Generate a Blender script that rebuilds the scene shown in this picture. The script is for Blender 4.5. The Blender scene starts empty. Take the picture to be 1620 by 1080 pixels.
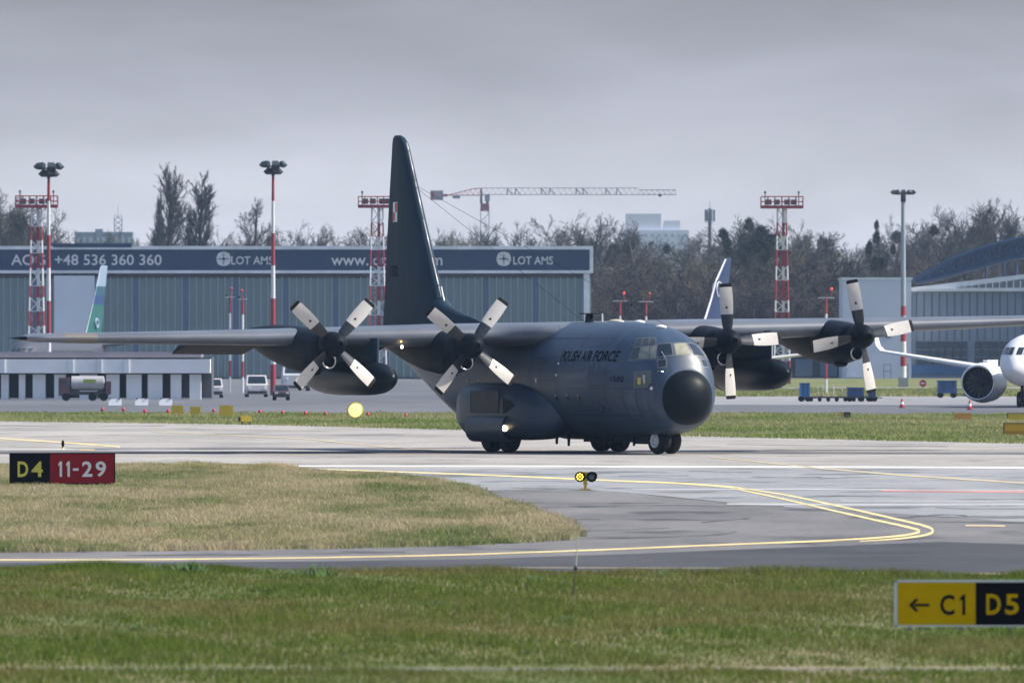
import bpy, bmesh, math, random
import numpy as np
from mathutils import Vector, Matrix
from mathutils.bvhtree import BVHTree

scene = bpy.context.scene
COL = scene.collection
R = math.radians
random.seed(7)

# ------------------------------------------------------------------ camera
FPX = 17720.0            # focal length in pixels of the 1620-wide photograph
CAMH = 3.65
HORIZ = 553.0
cam_d = bpy.data.cameras.new('camera')
cam = bpy.data.objects.new('camera', cam_d)
COL.objects.link(cam)
cam.location = (0, 0, CAMH)
cam.rotation_euler = (R(90) + math.atan((HORIZ - 540) / FPX), 0, 0)
cam_d.sensor_width = 36.0
cam_d.lens = FPX / 1620 * 36.0
cam_d.clip_start = 1.0
cam_d.clip_end = 20000
cam_d.dof.use_dof = True
cam_d.dof.focus_distance = 378
cam_d.dof.aperture_fstop = 6.3
scene.camera = cam

# ------------------------------------------------------------------ light
SUN_AZ, SUN_EL = 91.0, 43.0     # azimuth clockwise from +Y (view direction)
scene.view_settings.view_transform = 'Standard'
scene.view_settings.look = 'None'
scene.view_settings.gamma = 1
scene.view_settings.use_curve_mapping = False
scene.view_settings.exposure = 0.6
scene.render.engine = 'CYCLES'
scene.cycles.use_denoising = True
scene.cycles.max_bounces = 6
scene.cycles.volume_bounces = 0
scene.cycles.transparent_max_bounces = 8
scene.cycles.caustics_reflective = False
scene.cycles.caustics_refractive = False

world = bpy.data.worlds.new('World')
scene.world = world
world.use_nodes = True
nt = world.node_tree
nt.nodes.clear()
def N(t, typ, **kw):
    n = t.nodes.new(typ)
    for k, v in kw.items():
        setattr(n, k, v)
    return n
out = N(nt, 'ShaderNodeOutputWorld')
sky = N(nt, 'ShaderNodeTexSky')
sky.sky_type = 'NISHITA'
sky.sun_disc = False
sky.sun_elevation = R(SUN_EL)
sky.sun_rotation = R(SUN_AZ)
sky.air_density = 1.0
sky.dust_density = 1.2
bg1 = N(nt, 'ShaderNodeBackground'); bg1.inputs['Strength'].default_value = 0.15
nt.links.new(sky.outputs[0], bg1.inputs[0])
# thin high overcast: a grey-lilac cloud veil, brighter low over the horizon, with soft billows
tc = N(nt, 'ShaderNodeTexCoord')
sep = N(nt, 'ShaderNodeSeparateXYZ'); nt.links.new(tc.outputs['Generated'], sep.inputs[0])
mp = N(nt, 'ShaderNodeMapping'); mp.inputs['Scale'].default_value = (34, 34, 105)
nt.links.new(tc.outputs['Generated'], mp.inputs[0])
no = N(nt, 'ShaderNodeTexNoise'); no.inputs['Scale'].default_value = 1.0
no.inputs['Detail'].default_value = 5; no.inputs['Roughness'].default_value = 0.5
no.inputs['Distortion'].default_value = 0.6
nt.links.new(mp.outputs[0], no.inputs['Vector'])
mr = N(nt, 'ShaderNodeMapRange'); mr.inputs['From Min'].default_value = 0.0; mr.inputs['From Max'].default_value = 0.035
nt.links.new(sep.outputs['Z'], mr.inputs['Value'])
rampc = N(nt, 'ShaderNodeValToRGB')
el = rampc.color_ramp.elements
el[0].position = 0.0; el[0].color = (0.56, 0.575, 0.64, 1)
el[1].position = 1.0; el[1].color = (0.15, 0.154, 0.192, 1)
e = el.new(0.68); e.color = (0.275, 0.281, 0.342, 1)
e = el.new(0.40); e.color = (0.445, 0.452, 0.51, 1)
nt.links.new(mr.outputs[0], rampc.inputs[0])
mr2 = N(nt, 'ShaderNodeMapRange'); mr2.inputs['From Min'].default_value = 0.3; mr2.inputs['From Max'].default_value = 0.7
mr2.inputs['To Min'].default_value = 0.86; mr2.inputs['To Max'].default_value = 1.12
nt.links.new(no.outputs['Fac'], mr2.inputs['Value'])
bg2 = N(nt, 'ShaderNodeBackground')
nt.links.new(rampc.outputs[0], bg2.inputs[0]); nt.links.new(mr2.outputs[0], bg2.inputs[1])
mixs = N(nt, 'ShaderNodeMixShader'); fz = N(nt, 'ShaderNodeMapRange'); fz.interpolation_type = 'SMOOTHSTEP'
fz.inputs['From Min'].default_value = 0.04; fz.inputs['From Max'].default_value = 0.45
fz.inputs['To Min'].default_value = 0.9; fz.inputs['To Max'].default_value = 0.12
nt.links.new(sep.outputs['Z'], fz.inputs['Value']); nt.links.new(fz.outputs[0], mixs.inputs[0])
nt.links.new(bg1.outputs[0], mixs.inputs[1]); nt.links.new(bg2.outputs[0], mixs.inputs[2])
nt.links.new(mixs.outputs[0], out.inputs['Surface'])

sun_d = bpy.data.lights.new('sun', 'SUN')
sun_d.energy = 4.2
sun_d.angle = R(0.6)
sun_d.color = (1.0, 0.92, 0.80)
sun = bpy.data.objects.new('sun', sun_d)
COL.objects.link(sun)
sdir = Vector((math.sin(R(SUN_AZ)) * math.cos(R(SUN_EL)), math.cos(R(SUN_AZ)) * math.cos(R(SUN_EL)), math.sin(R(SUN_EL))))
sun.rotation_euler = (-sdir).to_track_quat('-Z', 'Y').to_euler()
sun.location = (200, 300, 200)

# ------------------------------------------------------------------ helpers
def G(px, py):
    """ground point (z=0) seen at photograph pixel"""
    d = FPX * CAMH / (py - HORIZ)
    return ((px - 810) / FPX * d, d)
def DG(py):
    return FPX * CAMH / (py - HORIZ)
def W(px, py, d):
    return Vector(((px - 810) / FPX * d, d, CAMH + (HORIZ - py) / FPX * d))

def mat(name, col, rough=0.6, metal=0.0, var=0.0, scale=2.0, col2=None, bump=0.0, bscale=None, spec=0.5, stretch=None, emit=None, estr=0, coat=0.0, detail=4):
    m = bpy.data.materials.new(name)
    m.use_nodes = True
    t = m.node_tree
    b = t.nodes['Principled BSDF']
    b.inputs['Base Color'].default_value = (*col, 1)
    b.inputs['Roughness'].default_value = rough
    b.inputs['Metallic'].default_value = metal
    b.inputs['Specular IOR Level'].default_value = spec
    b.inputs['Coat Weight'].default_value = coat
    if emit:
        b.inputs['Emission Color'].default_value = (*emit, 1)
        b.inputs['Emission Strength'].default_value = estr
    if var > 0 or col2:
        g = N(t, 'ShaderNodeTexCoord')
        mpp = N(t, 'ShaderNodeMapping')
        if stretch: mpp.inputs['Scale'].default_value = stretch
        t.links.new(g.outputs['Object'], mpp.inputs[0])
        n1 = N(t, 'ShaderNodeTexNoise')
        n1.inputs['Scale'].default_value = scale
        n1.inputs['Detail'].default_value = detail
        n1.inputs['Roughness'].default_value = 0.6
        t.links.new(mpp.outputs[0], n1.inputs['Vector'])
        rp = N(t, 'ShaderNodeValToRGB')
        c2 = col2 or col
        rp.color_ramp.elements[0].position = 0.33
        rp.color_ramp.elements[1].position = 0.67
        rp.color_ramp.elements[0].color = tuple(c * (1 - var) for c in col) + (1,)
        rp.color_ramp.elements[1].color = tuple(min(1, c * (1 + var)) for c in c2) + (1,)
        t.links.new(n1.outputs['Fac'], rp.inputs[0])
        t.links.new(rp.outputs[0], b.inputs['Base Color'])
        rr = N(t, 'ShaderNodeMapRange')
        rr.inputs['To Min'].default_value = max(0.03, rough - 0.1); rr.inputs['To Max'].default_value = min(1, rough + 0.1)
        t.links.new(n1.outputs['Fac'], rr.inputs['Value'])
        t.links.new(rr.outputs[0], b.inputs['Roughness'])
        if bump > 0:
            n2 = N(t, 'ShaderNodeTexNoise')
            n2.inputs['Scale'].default_value = bscale or scale * 6
            n2.inputs['Detail'].default_value = 3
            t.links.new(mpp.outputs[0], n2.inputs['Vector'])
            bp = N(t, 'ShaderNodeBump')
            bp.inputs['Strength'].default_value = bump
            bp.inputs['Distance'].default_value = 0.02
            t.links.new(n2.outputs['Fac'], bp.inputs['Height'])
            t.links.new(bp.outputs[0], b.inputs['Normal'])
    return m

class MB:
    """collects geometry for ONE mesh object"""
    def __init__(s):
        s.v = []; s.f = []; s.mi = []
    def add(s, verts, faces, mi=0):
        o = len(s.v)
        s.v.extend([tuple(v) for v in verts])
        for f in faces:
            s.f.append(tuple(i + o for i in f)); s.mi.append(mi)
        return s
    def box(s, c, size, rz=0.0, mi=0, taper=1.0):
        hx, hy, hz = size[0] / 2, size[1] / 2, size[2] / 2
        ca, sa = math.cos(rz), math.sin(rz)
        vs = []
        for dz in (-1, 1):
            k = 1.0 if dz < 0 else taper
            for dx, dy in ((-1, -1), (1, -1), (1, 1), (-1, 1)):
                x, y = dx * hx * k, dy * hy * k
                vs.append((c[0] + x * ca - y * sa, c[1] + x * sa + y * ca, c[2] + dz * hz))
        return s.add(vs, [(3, 2, 1, 0), (4, 5, 6, 7), (0, 1, 5, 4), (1, 2, 6, 5), (2, 3, 7, 6), (3, 0, 4, 7)], mi)
    def tube(s, p0, p1, r0, r1=None, n=8, mi=0, caps=True):
        if r1 is None: r1 = r0
        p0 = Vector(p0); p1 = Vector(p1)
        d = (p1 - p0)
        if d.length < 1e-7: return s
        d.normalize()
        a = d.orthogonal().normalized(); b = d.cross(a)
        vs = []
        for p, r in ((p0, r0), (p1, r1)):
            for i in range(n):
                t = 2 * math.pi * i / n
                vs.append(p + (a * math.cos(t) + b * math.sin(t)) * r)
        fs = [(i, (i + 1) % n, n + (i + 1) % n, n + i) for i in range(n)]
        if caps:
            fs.append(tuple(range(n - 1, -1, -1))); fs.append(tuple(range(n, 2 * n)))
        return s.add(vs, fs, mi)
    def loft(s, rings, caps=True, mi=0, closed=True):
        n = len(rings[0]); vs = [p for r in rings for p in r]; fs = []
        for k in range(len(rings) - 1):
            for i in range(n if closed else n - 1):
                j = (i + 1) % n
                fs.append((k * n + i, k * n + j, (k + 1) * n + j, (k + 1) * n + i))
        if caps:
            fs.append(tuple(range(n - 1, -1, -1)))
            m = (len(rings) - 1) * n
            fs.append(tuple(range(m, m + n)))
        return s.add(vs, fs, mi)
    def prism(s, poly, ext, mi=0):
        n = len(poly); e = Vector(ext)
        vs = [Vector(p) for p in poly] + [Vector(p) + e for p in poly]
        fs = [tuple(range(n - 1, -1, -1)), tuple(range(n, 2 * n))]
        fs += [(i, (i + 1) % n, n + (i + 1) % n, n + i) for i in range(n)]
        return s.add(vs, fs, mi)
    def ellipsoid(s, c, r, n=12, m=8, mi=0):
        rings = []
        for k in range(m + 1):
            ph = -math.pi / 2 + math.pi * k / m
            kk = max(math.cos(ph), 0.02)
            rings.append([(c[0] + r[0] * kk * math.cos(2 * math.pi * i / n), c[1] + r[1] * kk * math.sin(2 * math.pi * i / n), c[2] + r[2] * math.sin(ph)) for i in range(n)])
        return s.loft(rings, True, mi)
    def torus(s, c, axis, R0, r0, n=24, m=8, mi=0):
        ax = Vector(axis).normalized(); a = ax.orthogonal().normalized(); b = ax.cross(a); c = Vector(c)
        vs = []; fs = []
        for i in range(n):
            t = 2 * math.pi * i / n; d = a * math.cos(t) + b * math.sin(t)
            for j in range(m):
                u = 2 * math.pi * j / m
                vs.append(c + d * (R0 + r0 * math.cos(u)) + ax * (r0 * math.sin(u)))
        for i in range(n):
            for j in range(m):
                fs.append((i * m + j, ((i + 1) % n) * m + j, ((i + 1) % n) * m + (j + 1) % m, i * m + (j + 1) % m))
        return s.add(vs, fs, mi)
    def lathe(s, prof, c, axis, n=24, mi=0, caps=True):
        """prof: (distance along axis, radius)"""
        ax = Vector(axis).normalized(); a = ax.orthogonal().normalized(); b = ax.cross(a); c = Vector(c)
        rings = [[c + ax * t + (a * math.cos(2 * math.pi * i / n) + b * math.sin(2 * math.pi * i / n)) * max(r, 1e-3) for i in range(n)] for t, r in prof]
        return s.loft(rings, caps, mi)
    def mesh(s, name, mats, smooth=False, angle=None):
        me = bpy.data.meshes.new(name)
        me.from_pydata(s.v, [], s.f)
        if not isinstance(mats, (list, tuple)): mats = [mats]
        for m in mats: me.materials.append(m)
        me.polygons.foreach_set('material_index', s.mi)
        bm = bmesh.new(); bm.from_mesh(me)
        bmesh.ops.recalc_face_normals(bm, faces=bm.faces)
        bm.to_mesh(me); bm.free()
        if smooth:
            me.polygons.foreach_set('use_smooth', [True] * len(me.polygons))
            if angle:
                me.set_sharp_from_angle(angle=R(angle))
        me.update()
        return me
    def build(s, name, mats, parent=None, smooth=False, angle=None, label=None, loc=None, rz=0):
        o = bpy.data.objects.new(name, s.mesh(name, mats, smooth, angle))
        COL.objects.link(o)
        if parent: o.parent = parent
        if loc is not None: o.location = loc
        if rz: o.rotation_euler = (0, 0, rz)
        if label: o['label'] = label
        return o

def tag(o, label, cat, group=None, kind=None):
    o['label'] = label; o['category'] = cat
    if group: o['group'] = group
    if kind: o['kind'] = kind
    return o
def thing(name, label, cat, loc=(0, 0, 0), rz=0, group=None):
    o = bpy.data.objects.new(name, None); COL.objects.link(o)
    o.location = loc; o.rotation_euler = (0, 0, rz); o.empty_display_size = 0.3
    return tag(o, label, cat, group)
def struct(o, kind='structure'):
    o['kind'] = kind
    return o
def copy_obj(o, parent=None):
    c = o.copy(); COL.objects.link(c)
    if parent: c.parent = parent
    return c
def copy_tree(o, parent=None):
    c = o.copy(); COL.objects.link(c); c.parent = parent
    for ch in o.children: copy_tree(ch, c)
    return c

def text2d(body, size, align='CENTER', bold=0.0, shear=0.0, spacing=1.0):
    cu = bpy.data.curves.new('txt', 'FONT')
    cu.body = body; cu.size = size; cu.align_x = align; cu.align_y = 'CENTER'
    cu.offset = bold; cu.shear = shear; cu.resolution_u = 3; cu.space_character = spacing
    ob = bpy.data.objects.new('txt', cu)
    COL.objects.link(ob)
    me = bpy.data.meshes.new_from_object(ob.evaluated_get(bpy.context.evaluated_depsgraph_get()))
    v = [tuple(x.co) for x in me.vertices]; f = [tuple(p.vertices) for p in me.polygons]
    bpy.data.objects.remove(ob); bpy.data.curves.remove(cu); bpy.data.meshes.remove(me)
    return v, f
def fit_text(body, width, height, bold=0.0, shear=0.0, spacing=1.0):
    """glyph outlines stretched to exactly width x height, centred on 0,0"""
    v, f = text2d(body, 1.0, 'CENTER', bold, shear, spacing)
    xs = [p[0] for p in v]; ys = [p[1] for p in v]
    cx, cy = (min(xs) + max(xs)) / 2, (min(ys) + max(ys)) / 2
    sx = width / (max(xs) - min(xs)); sy = height / (max(ys) - min(ys))
    return [((p[0] - cx) * sx, (p[1] - cy) * sy) for p in v], f
# ------------------------------------------------------------------ ground materials
def pave(name, c1, c2, streak=0.5, rough=0.8, sx=0.35, sy=0.035, dark=(0.05, 0.05, 0.055)):
    m = bpy.data.materials.new(name); m.use_nodes = True
    t = m.node_tree; b = t.nodes['Principled BSDF']
    b.inputs['Roughness'].default_value = rough
    b.inputs['Specular IOR Level'].default_value = 0.3
    g = N(t, 'ShaderNodeTexCoord')
    def noise(sc, s, detail, rgh=0.6):
        mpp = N(t, 'ShaderNodeMapping'); mpp.inputs['Scale'].default_value = sc
        t.links.new(g.outputs['Object'], mpp.inputs[0])
        n = N(t, 'ShaderNodeTexNoise'); n.inputs['Scale'].default_value = s
        n.inputs['Detail'].default_value = detail; n.inputs['Roughness'].default_value = rgh
        t.links.new(mpp.outputs[0], n.inputs['Vector'])
        return n.outputs['Fac']
    a = noise((sx, sy, 1), 1.0, 6)
    rp = N(t, 'ShaderNodeValToRGB')
    rp.color_ramp.elements[0].position = 0.36; rp.color_ramp.elements[1].position = 0.64
    rp.color_ramp.elements[0].color = (*c1, 1); rp.color_ramp.elements[1].color = (*c2, 1)
    t.links.new(a, rp.inputs[0])
    # tyre and sealant streaks
    s = noise((0.24, 0.13, 1), 1.0, 5, 0.62)
    rs = N(t, 'ShaderNodeMapRange')
    rs.inputs['From Min'].default_value = 0.545; rs.inputs['From Max'].default_value = 0.61
    rs.inputs['To Min'].default_value = 0.0; rs.inputs['To Max'].default_value = streak
    t.links.new(s, rs.inputs['Value'])
    mx = N(t, 'ShaderNodeMix'); mx.data_type = 'RGBA'
    t.links.new(rs.outputs[0], mx.inputs['Factor'])
    t.links.new(rp.outputs[0], mx.inputs[6]); mx.inputs[7].default_value = (*dark, 1)
    # aggregate grain
    f = noise((4, 0.6, 1), 1.0, 3)
    rf = N(t, 'ShaderNodeMapRange'); rf.inputs['To Min'].default_value = 0.8; rf.inputs['To Max'].default_value = 1.2
    t.links.new(f, rf.inputs['Value'])
    mu = N(t, 'ShaderNodeMix'); mu.data_type = 'RGBA'; mu.blend_type = 'MULTIPLY'; mu.inputs['Factor'].default_value = 1
    t.links.new(mx.outputs[2], mu.inputs[6]); t.links.new(rf.outputs[0], mu.inputs[7])
    t.links.new(mu.outputs[2], b.inputs['Base Color'])
    return m

def grassmat(name, green, straw, dgreen, patch=(0.22, 0.045), bias=0.5, translucent=0.35, fine=3.0):
    m = bpy.data.materials.new(name); m.use_nodes = True
    t = m.node_tree; b = t.nodes['Principled BSDF']; o = t.nodes['Material Output']
    b.inputs['Roughness'].default_value = 0.75
    b.inputs['Specular IOR Level'].default_value = 0.1
    g = N(t, 'ShaderNodeNewGeometry')
    def noise(sc, detail, rgh=0.6, off=0):
        mpp = N(t, 'ShaderNodeMapping'); mpp.inputs['Scale'].default_value = sc; mpp.inputs['Location'].default_value = (off, off, 0)
        t.links.new(g.outputs['Position'], mpp.inputs[0])
        n = N(t, 'ShaderNodeTexNoise'); n.inputs['Scale'].default_value = 1; n.inputs['Detail'].default_value = detail
        n.inputs['Roughness'].default_value = rgh
        t.links.new(mpp.outputs[0], n.inputs['Vector']); return n.outputs['Fac']
    a = noise((patch[0], patch[1], 0), 6, 0.65)
    rp = N(t, 'ShaderNodeMapRange'); rp.inputs['From Min'].default_value = bias - 0.1; rp.inputs['From Max'].default_value = bias + 0.1
    t.links.new(a, rp.inputs['Value'])
    c = noise((fine, fine * 0.5, 0), 3, 0.7, 17)
    rc = N(t, 'ShaderNodeMapRange'); rc.inputs['From Min'].default_value = 0.35; rc.inputs['From Max'].default_value = 0.65
    t.links.new(c, rc.inputs['Value'])
    mg = N(t, 'ShaderNodeMix'); mg.data_type = 'RGBA'
    t.links.new(rc.outputs[0], mg.inputs['Factor'])
    mg.inputs[6].default_value = (*dgreen, 1); mg.inputs[7].default_value = (*green, 1)
    # straw mixed in, per patch and per blade
    pb = N(t, 'ShaderNodeMath', operation='MULTIPLY_ADD')
    t.links.new(rp.outputs[0], pb.inputs[0]); pb.inputs[1].default_value = 0.8
    c2 = noise((fine * 2.3, fine * 1.2, 0), 2, 0.7, 5)
    rc2 = N(t, 'ShaderNodeMapRange'); rc2.inputs['From Min'].default_value = 0.4; rc2.inputs['From Max'].default_value = 0.7; rc2.inputs['To Max'].default_value = 0.45
    t.links.new(c2, rc2.inputs['Value']); t.links.new(rc2.outputs[0], pb.inputs[2]); pb.use_clamp = True
    ms = N(t, 'ShaderNodeMix'); ms.data_type = 'RGBA'
    t.links.new(pb.outputs[0], ms.inputs['Factor'])
    t.links.new(mg.outputs[2], ms.inputs[6]); ms.inputs[7].default_value = (*straw, 1)
    t.links.new(ms.outputs[2], b.inputs['Base Color'])
    if translucent:
        tr = N(t, 'ShaderNodeBsdfTranslucent'); t.links.new(ms.outputs[2], tr.inputs['Color'])
        mix = N(t, 'ShaderNodeMixShader'); mix.inputs[0].default_value = translucent
        t.links.new(b.outputs[0], mix.inputs[1]); t.links.new(tr.outputs[0], mix.inputs[2])
        t.links.new(mix.outputs[0], o.inputs['Surface'])
    return m

M_soil = grassmat('grass_soil', (0.11, 0.15, 0.04), (0.25, 0.21, 0.12), (0.07, 0.10, 0.03), translucent=0)
M_grass_near = grassmat('grass_near', (0.125, 0.195, 0.022), (0.19, 0.172, 0.066), (0.045, 0.09, 0.010), patch=(0.16, 0.085), bias=0.545, fine=1.5)
M_grass_mid = grassmat('grass_mid', (0.17, 0.23, 0.065), (0.48, 0.40, 0.26), (0.085, 0.135, 0.035), fine=1.6, patch=(0.25, 0.04), bias=0.475)
M_grass_far = grassmat('grass_far', (0.20, 0.27, 0.06), (0.34, 0.33, 0.17), (0.11, 0.18, 0.04), patch=(0.10, 0.035), bias=0.50, fine=1.5)
M_conc = pave('runway_concrete', (0.29, 0.272, 0.252), (0.40, 0.378, 0.35), 0.45, sx=0.12, sy=0.05, dark=(0.13, 0.125, 0.12))
M_blue = pave('runway_asphalt_pale', (0.235, 0.245, 0.255), (0.31, 0.315, 0.32), 0.75, sx=0.2, sy=0.06, dark=(0.10, 0.105, 0.11))
M_taxi = pave('taxiway_asphalt', (0.125, 0.123, 0.125), (0.195, 0.19, 0.188), 0.85, sx=0.25, sy=0.05, dark=(0.06, 0.06, 0.065))
M_taxidark = pave('taxiway_asphalt_dark', (0.042, 0.044, 0.049), (0.070, 0.072, 0.078), 0.6, sx=0.25, sy=0.08)
M_strip = pave('rubber_strip', (0.10, 0.10, 0.105), (0.15, 0.15, 0.155), 0.4)
M_apron = pave('apron_asphalt', (0.105, 0.11, 0.125), (0.15, 0.155, 0.17), 0.3, sx=0.05, sy=0.01)
M_apronl = pave('apron_concrete', (0.24, 0.24, 0.25), (0.31, 0.31, 0.315), 0.3, sx=0.05, sy=0.01)
M_yel = mat('yellow_marking', (0.74, 0.60, 0.29), 0.7, var=0.25, scale=0.6)
M_yelp = mat('faded_yellow_marking', (0.55, 0.46, 0.29), 0.7, var=0.25, scale=0.6)
M_white = mat('white_marking', (0.74, 0.73, 0.71), 0.7, var=0.2, scale=0.5)
M_whitef = mat('faded_white_marking', (0.46, 0.455, 0.45), 0.7, var=0.2, scale=0.6)
M_redm = mat('red_marking', (0.55, 0.25, 0.23), 0.7, var=0.3, scale=0.3)

# ------------------------------------------------------------------ ground
def sheet(name, pts, z, m, kind='structure', sub=False):
    me = bpy.data.meshes.new(name)
    me.from_pydata([(p[0], p[1], z) for p in pts], [], [tuple(range(len(pts)))])
    me.materials.append(m)
    bm = bmesh.new(); bm.from_mesh(me)
    bmesh.ops.triangulate(bm, faces=bm.faces)
    for f in bm.faces:
        if f.normal.z < 0: f.normal_flip()
    bm.to_mesh(me); bm.free()
    o = bpy.data.objects.new(name, me); COL.objects.link(o)
    struct(o, kind)
    return o
def psheet(name, px, z, m):
    return sheet(name, [G(*p) for p in px], z, m)
stroke_n = [0]
def stroke_px(name, pts, z, m, label=None):
    stroke_n[0] += 1; z = 5 * MM + {'white_edge_line': 0, 'white_line': 0, 'red_line': .0015, 'tyre_mark': -.0008}.get(name, .003 + .0012 * (stroke_n[0] % 2))
    """painted marking: (px, py, thickness in px) along its run, laid on the pavement"""
    up = []; lo = []
    for i, (x, y, w) in enumerate(pts):
        a = pts[max(i - 1, 0)]; c = pts[min(i + 1, len(pts) - 1)]
        dx, dy = c[0] - a[0], c[1] - a[1]; L = math.hypot(dx, dy) or 1
        nx, ny = -dy / L, dx / L
        up.append((x + nx * w / 2, y + ny * w / 2)); lo.append((x - nx * w / 2, y - ny * w / 2))
    rows = [G(*p) for p in up], [G(*p) for p in lo]
    me = bpy.data.meshes.new(name)
    n = len(pts)
    me.from_pydata([(p[0], p[1], z) for p in rows[0] + rows[1]], [], [(i, i + 1, n + i + 1, n + i) for i in range(n - 1)])
    me.materials.append(m)
    bm = bmesh.new(); bm.from_mesh(me)
    for f in bm.faces:
        if f.normal.z < 0: f.normal_flip()
    bm.to_mesh(me); bm.free()
    o = bpy.data.objects.new(name, me); COL.objects.link(o); struct(o)
    return o
def smooth_pts(pts, k=6):
    o = []
    n = len(pts)
    for i in range(n - 1):
        p0 = pts[max(i - 1, 0)]; p1 = pts[i]; p2 = pts[i + 1]; p3 = pts[min(i + 2, n - 1)]
        for j in range(k):
            t = j / k
            o.append(tuple(0.5 * (2 * b + (c - a) * t + (2 * a - 5 * b + 4 * c - d) * t * t + (3 * b - a - 3 * c + d) * t ** 3) for a, b, c, d in zip(p0, p1, p2, p3)))
    o.append(pts[-1])
    return o

MM = 0.0016
sheet('ground', [(-1500, -40), (1500, -40), (1500, 4300), (-1500, 4300)], 0, M_soil)
NEAR_EDGE = [(-900, 891), (0, 899), (400, 902), (800, 906), (1200, 910), (1620, 913), (2600, 919)]
FAR_EDGE = [(3000, 722), (2200, 711), (1620, 701), (1350, 695), (1080, 689), (900, 684), (720, 679), (400, 671), (0, 662), (-700, 657)]
psheet('runway', NEAR_EDGE + FAR_EDGE, MM, M_conc)
psheet('runway_shoulder', [(-900, 741), (2600, 742), (2600, 880), (1620, 829), (1200, 801), (930, 778), (830, 777), (640, 779), (-900, 800)], 2 * MM, M_blue)
psheet('runway_joint', [(-900, 713.3), (300, 713.2), (900, 714.2), (1620, 715.2), (2600, 715.6), (2600, 719.5), (1620, 718.6), (900, 717.5), (0, 718), (-900, 718.5)], 2 * MM, M_strip)
psheet('taxiway', NEAR_EDGE + [(2600, 872), (1900, 838), (1620, 826), (1450, 814), (1330, 806), (1200, 799), (1060, 786), (930, 776), (830, 775), (720, 779), (560, 800), (-900, 815)], 3 * MM, M_taxi)
psheet('taxiway_lane', NEAR_EDGE + [(2600, 893), (1900, 868), (1620, 861), (1490, 857), (1380, 861), (1200, 868), (1000, 876), (760, 884), (500, 888), (0, 890), (-900, 886)], 4 * MM, M_taxidark)
ISLAND = smooth_pts([(-900, 742), (-400, 740), (0, 738), (380, 737.5), (480, 744), (620, 755), (720, 768), (770, 785), (838, 809), (886, 832), (897, 843), (889, 850), (858, 855), (700, 863), (400, 869), (0, 873), (-400, 876), (-900, 874)], 5)
psheet('grass_island', ISLAND, 5 * MM, M_soil)
# distant bands
psheet('apron', [(-2500, 654), (1090, 655), (1620, 656), (4500, 660), (4500, 596), (-2500, 596)], MM, M_apron)
psheet('apron_slab', [(1090, 640), (4500, 642), (4500, 627), (1090, 627)], 2 * MM, M_apronl)
psheet('grass_strip', [(1060, 627), (4500, 627), (4500, 616), (1060, 616)], 2 * MM, M_soil)
psheet('service_road', [(1060, 616), (4500, 616), (4500, 612.6), (1060, 612.6)], 2 * MM, M_apronl)
psheet('grass_strip', [(1060, 612.6), (4500, 612.6), (4500, 599), (1060, 599)], 2 * MM, M_grass_far)
psheet('drain_strip', [(-600, 1058.5), (2300, 1060), (2300, 1057.6), (-600, 1056.1)], 2 * MM, mat('drain_concrete', (0.17, 0.166, 0.16), 0.8, var=0.2, scale=1.2))
# markings
stroke_px('white_edge_line', [(-700, 736.2, 2.2), (400, 737.0, 2.3), (900, 737.6, 2.4), (1620, 739.6, 2.6), (2400, 741, 2.6)], 6 * MM, M_white)
stroke_px('yellow_line', smooth_pts([(-200, 733, 1.1), (370, 739, 1.6), (500, 742.5, 1.8), (640, 747, 2.0), (800, 753, 2.2), (960, 760, 2.4), (1080, 765, 2.6), (1160, 771, 3.0)]), 6 * MM, M_yel)
stroke_px('yellow_line', smooth_pts([(1160, 773, 1.6), (1230, 787.5, 2.2), (1310, 806, 2.6), (1390, 824, 3.0), (1440, 835, 3.5), (1454, 840.5, 3.8), (1440, 845.5, 3.2), (1400, 850, 2.6), (1300, 856, 2.6), (1120, 863, 2.4), (900, 872, 2.2), (640, 880, 2.0), (300, 885, 1.9), (0, 886, 1.8), (-500, 886, 1.8)]), 7 * MM, M_yel)
stroke_px('yellow_line', smooth_pts([(1160, 770.6, 1.5), (1245, 783.5, 2.2), (1330, 801.5, 2.6), (1410, 819.5, 3.0), (1464, 832.5, 3.5), (1475.5, 840, 3.8), (1464, 846.5, 3.2), (1420, 852.5, 2.4), (1360, 856.5, 1.6)]), 7 * MM, M_yel)
stroke_px('yellow_line', [(-300, 687, 1.6), (0, 693.5, 1.8), (100, 700, 1.9), (190, 707, 2.0)], 6 * MM, M_yel)
stroke_px('yellow_line', [(125, 711.2, 1.6), (150, 711.4, 1.8)], 6 * MM, M_yel)
stroke_px('yellow_line', [(240, 683, 0.8), (480, 694, 1.2), (620, 708, 1.5), (712, 714.6, 1.8)], 6 * MM, M_yelp)
stroke_px('yellow_line', [(1120, 722.5, 1.0), (1300, 741, 1.8), (1430, 752, 2.2), (1620, 764, 2.2), (1900, 778, 2.2)], 6 * MM, M_yelp)
stroke_px('yellow_line', [(1150, 908.5, 3), (1330, 907.5, 2), (1620, 908.2, 2), (2000, 911, 2)], 7 * MM, M_yelp)
stroke_px('yellow_line', [(1527, 831.5, 2.4), (1590, 832.2, 2.4)], 7 * MM, M_yelp)
stroke_px('white_line', [(1000, 774.4, 1.2), (1260, 773.5, 2), (1480, 775.0, 1.4), (2000, 777.4, 1.4)], 6 * MM, M_whitef)
stroke_px('red_line', [(1395, 776.2, 2.0), (1480, 777.6, 2.2), (2000, 779.5, 2.6)], 7 * MM, M_redm)
stroke_px('white_line', [(1150, 797, 2.0), (1330, 798.5, 2.4), (1620, 798.0, 2.2), (2100, 800, 2.2)], 7 * MM, M_whitef)
stroke_px('white_line', [(1330, 792.5, 1.2), (1620, 792.5, 1.2), (2000, 794, 1.2)], 7 * MM, M_whitef)
stroke_px('white_line', [(0, 711.0, 0.8), (150, 710.5, 1.0), (300, 711.5, 0.8)], 6 * MM, M_white)
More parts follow.
